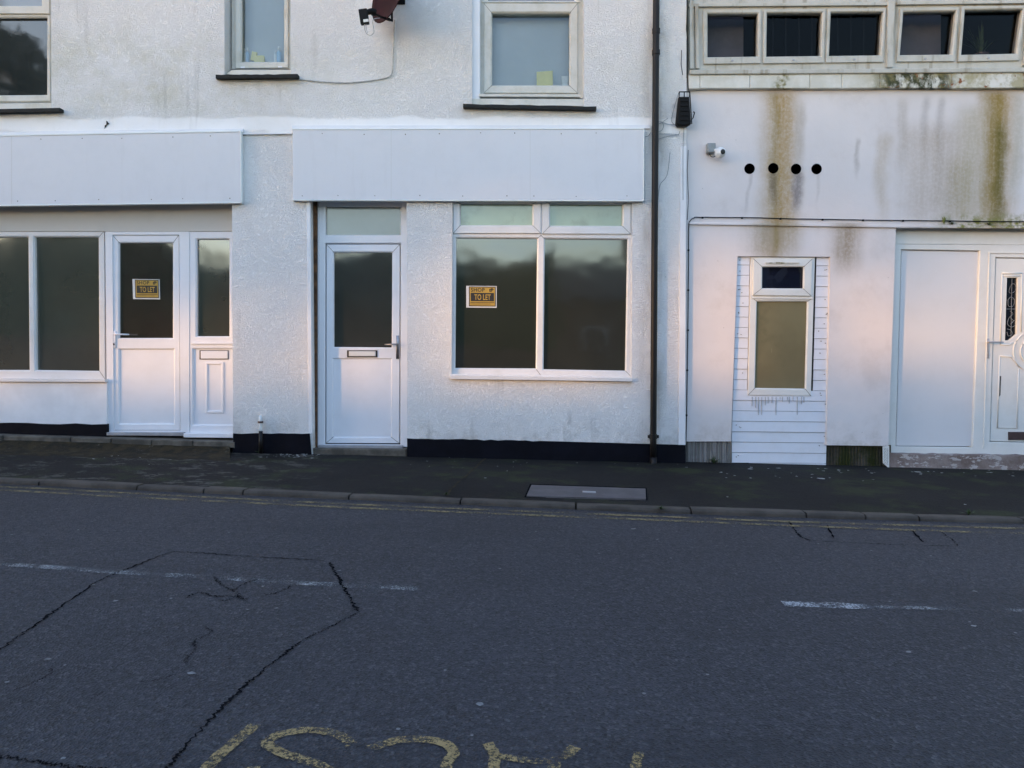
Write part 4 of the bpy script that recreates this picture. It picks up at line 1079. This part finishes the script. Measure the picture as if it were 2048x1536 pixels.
# ---- signs
def text_mesh(body, size, origin, X, Z, bm, spacing=1.0, bold=0.0, sx=1.0):
    cu = bpy.data.curves.new('t', 'FONT'); cu.body = body; cu.size = size; cu.space_character = spacing; cu.offset = bold
    cu.resolution_u = 4
    ob = bpy.data.objects.new('t', cu); C.objects.link(ob)
    bpy.context.view_layer.update()
    me = ob.to_mesh(); base = len(bm.verts); vs = [bm.verts.new(origin+X*v.co.x*sx+Z*v.co.y) for v in me.vertices]
    for p in me.polygons:
        try: bm.faces.new([vs[i] for i in p.vertices])
        except ValueError: pass
    ob.to_mesh_clear(); bpy.data.objects.remove(ob); bpy.data.curves.remove(cu)
def sign(x0, y0, x1, y1, Y, label):
    a, b, c_, d_ = U(x0, y0, Y), U(x1, y0+.6, Y), U(x1, y1, Y), U(x0, y1-.4, Y)
    w = (b-a).length; h = (d_-a).length; X = (b-a).normalized(); Zv = Vector((0, 0, 1)); O = d_
    s = thing('to_let_sign', label, 'sign', O, 'yellow signs in the shop glass')
    def rect(bm, u0, v0, u1, v1, dy, t=.0015):
        q = [O+X*w*u+Zv*h*v+Vector((0, dy, 0)) for u, v in ((u0, v0), (u1, v0), (u1, v1), (u0, v1))]
        f = [bm.verts.new(p) for p in q]; g_ = [bm.verts.new(p+Vector((0, t, 0))) for p in q]
        bm.faces.new(f); bm.faces.new(g_)
        for i in range(4): bm.faces.new((f[i], f[(i+1) % 4], g_[(i+1) % 4], g_[i]))
    bm = bmesh.new(); rect(bm, 0, 0, 1, 1, 0, .003); bobj('paper', bm, M['paper'], s)
    bm = bmesh.new()
    rect(bm, .09, .06, .97, .10, -.0015); rect(bm, .09, .93, .97, .97, -.0015); rect(bm, .09, .10, .115, .93, -.0015); rect(bm, .945, .10, .97, .93, -.0015)
    rect(bm, .15, .30, .91, .68, -.0028)
    rect(bm, .14, .22, .92, .245, -.0028); rect(bm, .14, .16, .80, .175, -.0028)
    pnl = bobj('border', bm, M['ink'], s)
    bm = bmesh.new(); rect(bm, .115, .10, .945, .93, -.0012); bobj('yellow_field', bm, M['yel'], s)
    bm = bmesh.new(); dv_ = Vector((0, -.0032, 0))
    text_mesh('SHOP', h*.24, O+X*w*.15+Zv*h*.735+dv_, X, Zv, bm, 1.1, .0009, 1.0)
    # emblem: two short stems with a loop each and a slanted bar
    e = O+X*w*.76+Zv*h*.735+dv_
    for (u0, v0, u1, v1) in ((.0, .0, .03, .13), (.05, .0, .075, .17), (.09, .05, .11, .17), (.0, .10, .15, .125), (.03, .0, .05, .025)):
        rect(bm, .76+u0, .735+v0, .76+u1, .735+v1, -.0032)
    bobj('black_lettering', bm, M['ink'], s)
    bm = bmesh.new(); text_mesh('TO LET', h*.36, O+X*w*.27+Zv*h*.36+Vector((0, -.0042, 0)), X, Zv, bm, 1.02, .0012, .62)
    bobj('yellow_lettering', bm, M['yel'], s)
sign(932.5, 571.5, 993.5, 615.5, Yc+.028, 'black and yellow SHOP TO LET sign in the wide middle shop window')
sign(266, 558, 320, 598.5, Da+.027, 'black and yellow SHOP TO LET sign in the glass of the left shop door')

# ---- things behind upstairs glass
o = slab('yellow_card', [(1073, 143.5), (1105.5, 141), (1106, 174), (1073.5, 174)], Yu+.065, Yu+.07, M['card'], None); tag(o, 'pale yellow card propped inside the square upstairs window', 'card')
o = slab('small_carton', [(1123, 152), (1136, 152), (1136, 174), (1125, 174)], Yu+.07, Yu+.10, M['paper'], None); tag(o, 'small pale carton in the right corner of the square upstairs window', 'carton')
def bottle(px, py0, py1, r, mat, label, Y=Yu+.11):
    a, b = U(px, py1, Y), U(px, py0, Y); h = b-a
    t = thing('bottle', label, 'bottle', a, 'bathroom bottles on the narrow window sill')
    tube('body', [a, a+h*.05, a+h*.62, a+h*.75], [r*.9, r, r, r*.45], mat, t, 14)
    tube('cap', [a+h*.75, a+h*.98, a+h], [r*.5, r*.45, r*.3], M['camwhite'], t, 12)
bottle(489, 97, 127, .022, M['camwhite'], 'white bottle at the left end of the narrow window sill')
bottle(495, 95, 127, .018, M['blue'], 'pale blue bottle beside the white bottle at the left of the narrow window')
bottle(558, 93, 127, .024, M['blue'], 'taller pale blue bottle near the right end of the narrow window sill')
bottle(551, 101, 127, .016, M['camwhite'], 'small white bottle left of the taller blue bottle in the narrow window')
bm = bmesh.new(); box_bm(bm, U(519, 119, Yu+.10), (.10, .04, .07), bev=.006); box_bm(bm, U(508, 113, Yu+.12), (.05, .03, .09), Matrix.Rotation(.2, 3, 'Y'), .004)
o = bobj('soap_packet', bm, M['card'], None); tag(o, 'crumpled pale yellow packet in the middle of the narrow window sill', 'packet')

# pot plant in the right upstairs window
def blades(name, base, n, L_, w, mat, spread=1.0, parent=None, up_=1.0):
    bm = bmesh.new()
    for k in range(n):
        a = random.uniform(0, 6.283); l = L_*random.uniform(.5, 1.1); tilt = random.uniform(.1, 1.0)*spread
        d = Vector((math.cos(a), math.sin(a)*.6, 0)); s_ = Vector((-d.y, d.x, 0)).normalized()
        prev = None
        for i in range(5):
            t = i/4; p = base+d*(l*tilt*t)+Vector((0, 0, up_*l*(t-.45*tilt*t*t)))
            ww = w*(1-t)**.6*(.4+t*1.2 if t < .5 else 1)
            cur = (bm.verts.new(p-s_*ww), bm.verts.new(p+s_*ww))
            if prev: bm.faces.new((prev[0], prev[1], cur[1], cur[0]))
            prev = cur
    return bobj(name, bm, mat, parent)
pb = U(1962, 114, DR+.24)
pl = thing('house_plant', 'spiky green house plant behind the far right upstairs glass', 'plant', pb)
blades('leaves', pb+Vector((0, 0, .02)), 26, .34, .012, M['leaf'], 1.0, pl)
bm = bmesh.new(); tube_bm(bm, [pb+Vector((0, 0, -.12)), pb+Vector((0, 0, .0)), pb+Vector((0, 0, .03))], [.05, .065, .07], 16); bobj('pot', bm, M['brownpl'], pl)

# weeds
def weed(px, py, n, L_, label, base=None, spread=1.0, mat='weed'):
    b = base or G(px, py); o = blades('weed', b, n, L_, .006, M[mat], spread); tag(o, label, 'weed', 'small weeds')
weed(520, 907, 26, .07, 'small green weed at the foot of the pipe stub', spread=1.4)
weed(1006, 916, 16, .07, 'small weed growing against the black plinth below the shop window')
weed(1428, 927, 60, .09, 'clump of low weeds below the ribbed base left of the white cladding', spread=1.8)
weed(1321, 1019, 30, .045, 'low weed in the kerb joint below the drainpipe', spread=2)
weed(1937, 1030, 34, .06, 'green weed on the kerb near the right edge', spread=1.8)
weed(1888, 452, 26, .09, 'upright green weed growing from the ledge over the right entrance', U(1888, 449, DR-.026), .35, 'algae')
weed(1900, 452, 30, .035, 'low moss tuft along the ledge right of the upright weed', U(1904, 449, DR-.015), 2.2, 'moss')
weed(1975, 452, 30, .035, 'moss tuft on the ledge under the darkest brown stain', U(1978, 450, DR-.015), 2.2, 'moss')
weed(880, 992, 20, .03, 'thin moss weed where the pavement seam meets the kerb', G(893, 990), 2, 'moss')

# ================================================================== ACROSS THE STREET (seen only in the glass; added wall and trees block the low sun)
def tree(name, x, y, zlo, zhi, rx, ry, n, label, leaf=.16):
    t = thing(name, label, 'tree', (x, y, zr(x)), 'trees across the street')
    bm = bmesh.new(); tube_bm(bm, [(x, y, zr(x)-.1), (x+.1, y, zlo*.6), (x, y+.1, zlo+.6), (x+.2, y, (zlo+zhi)/2)], [.24, .18, .14, .06], 10)
    for k in range(7):
        a = k*.9; tube_bm(bm, [(x, y, zlo+.3+k*.25), (x+math.cos(a)*rx*.35, y+math.sin(a)*ry*.4, zlo+1+k*.3), (x+math.cos(a)*rx*.7, y+math.sin(a)*ry*.7, zlo+1.5+k*.35)], [.08, .05, .015], 6)
    bobj('trunk', bm, M['bark'], t, True)
    bm = bmesh.new(); zc = (zlo+zhi)/2; rz = (zhi-zlo)/2
    cl = [(random.uniform(-.65, .65), random.uniform(-.6, .6), random.uniform(-.6, .6), random.uniform(.25, .45)) for _ in range(26)]
    for k in range(n):
        c = random.choice(cl); v = Vector((random.gauss(0, 1), random.gauss(0, 1), random.gauss(0, 1))).normalized()*c[3]*random.random()**.4
        p = Vector((x+(c[0]+v.x)*rx, y+(c[1]+v.y)*ry, zc+(c[2]+v.z)*rz))
        u = Vector((random.uniform(-1, 1), random.uniform(-1, 1), random.uniform(-1, 1))).normalized(); w_ = u.orthogonal().normalized(); s_ = leaf*random.uniform(.6, 1.3)
        bm.faces.new([bm.verts.new(q) for q in (p-u*s_, p+w_*s_*.5, p+u*s_, p-w_*s_*.5)])
    bobj('crown', bm, M['leaf'], t, recalc=False)
SUNAZ, SUNEL = rad(56), rad(7.0)
def far_house(x0, x1, y0, y1, ze, zr_, label, chim=None):
    z0 = zr((x0+x1)/2)-.5
    t = thing('house', label, 'house', ((x0+x1)/2, y0, z0+.5))
    bm = bmesh.new(); box_bm(bm, ((x0+x1)/2, (y0+y1)/2, (z0+ze)/2), (x1-x0, y1-y0, ze-z0)); bobj('wall', bm, M['brick'], t)
    bm = bmesh.new(); e = .3; ym = (y0+y1)/2
    v = [bm.verts.new(p) for p in ((x0-e, y0-e, ze+.02), (x1+e, y0-e, ze+.02), (x1+e, ym, zr_), (x0-e, ym, zr_), (x0-e, y1+e, ze+.02), (x1+e, y1+e, ze+.02))]
    for f in ((0, 1, 2, 3), (3, 2, 5, 4), (0, 3, 4), (1, 5, 2), (0, 4, 5, 1)): bm.faces.new([v[i] for i in f])
    rf = bobj('roof', bm, M['rooftile'], t)
    if chim:
        bm = bmesh.new(); box_bm(bm, (chim, ym, zr_+.2), (.7, .6, 1.6)); box_bm(bm, (chim, ym, zr_+1.05), (.85, .75, .12)); bobj('chimney', bm, M['brick'], rf)
    k = x0+1
    while k < x1-1:
        bm = bmesh.new(); box_bm(bm, (k+.5, y1+.01, z0+1.9), (.9, .06, 1.0)); wn = bobj('window', bm, M['white'], t)
        bm = bmesh.new(); box_bm(bm, (k+.5, y1+.045, z0+1.9), (.76, .03, .86)); bobj('pane', bm, M['navyglass'], wn); k += 2.4
far_house(1.2, 14, -17, -9.5, 2.6, 4.15, 'low brick bungalow across the street', 4.6)
far_house(-13.5, -6, -18, -10.5, 2.5, 4.3, 'lower brick bungalow across the street beside the trees')
def hedge(x0, x1, y, prof, label):
    t = thing('hedge', label, 'hedge', ((x0+x1)/2, y, zr((x0+x1)/2)), 'tall hedges across the street')
    bm = bmesh.new(); n = 60; rows = []
    def top(x):
        for (a, ha), (b, hb) in zip(prof, prof[1:]):
            if a <= x <= b: u = (x-a)/(b-a); u = u*u*(3-2*u); return ha+(hb-ha)*u
        return prof[-1][1]
    for k in range(n+1):
        x = x0+(x1-x0)*k/n; h = top(x); z0 = zr(x)-.1
        rows.append([bm.verts.new((x, y+dy, z)) for dy, z in ((.9, z0), (.95, h*.6), (.7, h*.92), (0, h), (-.7, h*.92), (-.9, z0))])
    for a, b in zip(rows, rows[1:]):
        for i in range(5): bm.faces.new((a[i], a[i+1], b[i+1], b[i]))
    bobj('stems', bm, M['leaf'], t)
    bm = bmesh.new()
    for k in range(int(260*(x1-x0))):
        x = random.uniform(x0, x1); h = top(x); f = random.random()
        p = Vector((x, y+.95-.9*max(0, f-.6)*2, zr(x)+h*min(1, f*1.25)+random.uniform(-.1, .1)))
        u = Vector((random.uniform(-1, 1), random.uniform(-1, 1), random.uniform(-1, 1))).normalized(); w_ = u.orthogonal().normalized(); s_ = random.uniform(.05, .12)
        bm.faces.new([bm.verts.new(q) for q in (p-u*s_, p+w_*s_*.5, p+u*s_, p-w_*s_*.5)])
    bobj('leaves', bm, M['leaf'], t, recalc=False)
hedge(-20, -9.0, -8.6, [(-20, 3.9), (-17.2, 4.1), (-15.6, 4.9), (-14, 4.9), (-11.5, 4.6), (-10, 3.9), (-9, 3.6)], 'tall hedge opposite the left shop')
hedge(-9.0, 1.4, -9.2, [(-9, 3.6), (-7, 3.9), (-3.0, 4.3), (-1.6, 3.9), (-.3, 3.7), (1.4, 4.1)], 'tall hedge opposite the middle shop door')
hedge(8.5, 24, -8.2, [(8.5, 3.6), (12, 4.4), (18, 5.0), (24, 5.2)], 'tall hedge opposite the stained building')
tree('tree', -16.2, -11.5, 5.6, 13.5, 3.4, 2.2, 5200, 'tall loose tree opposite the left shop', .17)
# garden wall, then an unseen wall added to block the sun low down
bm = bmesh.new(); box_bm(bm, (0, -7.0, zr(0)+.45), (90, .25, 1.1))
for v in bm.verts: v.co.z += SL*v.co.x
o = bobj('garden_wall', bm, M['brick']); tag(o, 'long low brick garden wall across the street', 'wall')
tH = (D+9)/math.cos(SUNAZ); rise = math.tan(SUNEL)*tH; xs_ = -math.tan(SUNAZ)*(D+9)
bm = bmesh.new()
top = U(600, 800, D).z+rise+.12
box_bm(bm, (xs_, -9.2, (top-1)/2), (16, .4, top+1))
o = bobj('sun_blocking_wall', bm, M['brick']); tag(o, 'added unseen brick wall that blocks the low sun from the facade foot', 'wall')
def sunpt(px, py): p = U(px, py, D); return Vector((p.x+xs_, -9, p.z+rise))
for i, (px, py, rx) in enumerate(((-700, 760, 3.2), (-300, 730, 3.2), (60, 715, 3.0), (420, 700, 2.8), (800, 610, 2.4), (1180, 590, 2.4), (1600, 560, 2.8), (2100, 500, 3.0))):  # unseen crowns added along the sun path to shade the upper wall
    p = sunpt(px, py); tree('tree', p.x, -9.0-.4*(i % 2), p.z-.2, p.z+8.3, rx, 1.8, 9000, 'added unseen tree that blocks the low sun from the upper facade', .22)

# ================================================================== LIGHT
w_ = bpy.data.worlds.new('World'); S.world = w_; w_.use_nodes = True
nt = w_.node_tree; bg = nt.nodes['Background']
sky = nt.nodes.new('ShaderNodeTexSky'); sky.sky_type = 'NISHITA'; sky.sun_disc = False
sky.sun_elevation = SUNEL; sky.sun_rotation = math.pi+SUNAZ   # sun lies behind the camera, to the left
sky.altitude = 50; sky.air_density = 1.0; sky.dust_density = 0.5; sky.ozone_density = 1.5
tm = nt.nodes.new('ShaderNodeMix'); tm.data_type = 'RGBA'; tm.blend_type = 'MULTIPLY'; tm.inputs[0].default_value = 1   # overall sky tint, tuned for colour balance
tm.inputs[7].default_value = (1.08, .995, 1.07, 1); nt.links.new(sky.outputs[0], tm.inputs[6])
nt.links.new(tm.outputs[2], bg.inputs[0]); bg.inputs[1].default_value = .15
sun = bpy.data.objects.new('sun', bpy.data.lights.new('sun', 'SUN')); C.objects.link(sun)
sun.data.energy = 0.62; sun.data.angle = rad(1.1); sun.data.color = (1.0, .52, .17)
dS = Vector((-math.sin(SUNAZ)*math.cos(SUNEL), -math.cos(SUNAZ)*math.cos(SUNEL), math.sin(SUNEL)))
sun.rotation_euler = dS.to_track_quat('Z', 'Y').to_euler(); sun.location = (-10, -10, 8)
v = S.view_settings; S.display_settings.display_device = 'sRGB'
v.view_transform = 'Standard'; v.look = 'None'; v.exposure = 2.38; v.gamma = 1
S.cycles.max_bounces = 6; S.cycles.transparent_max_bounces = 12
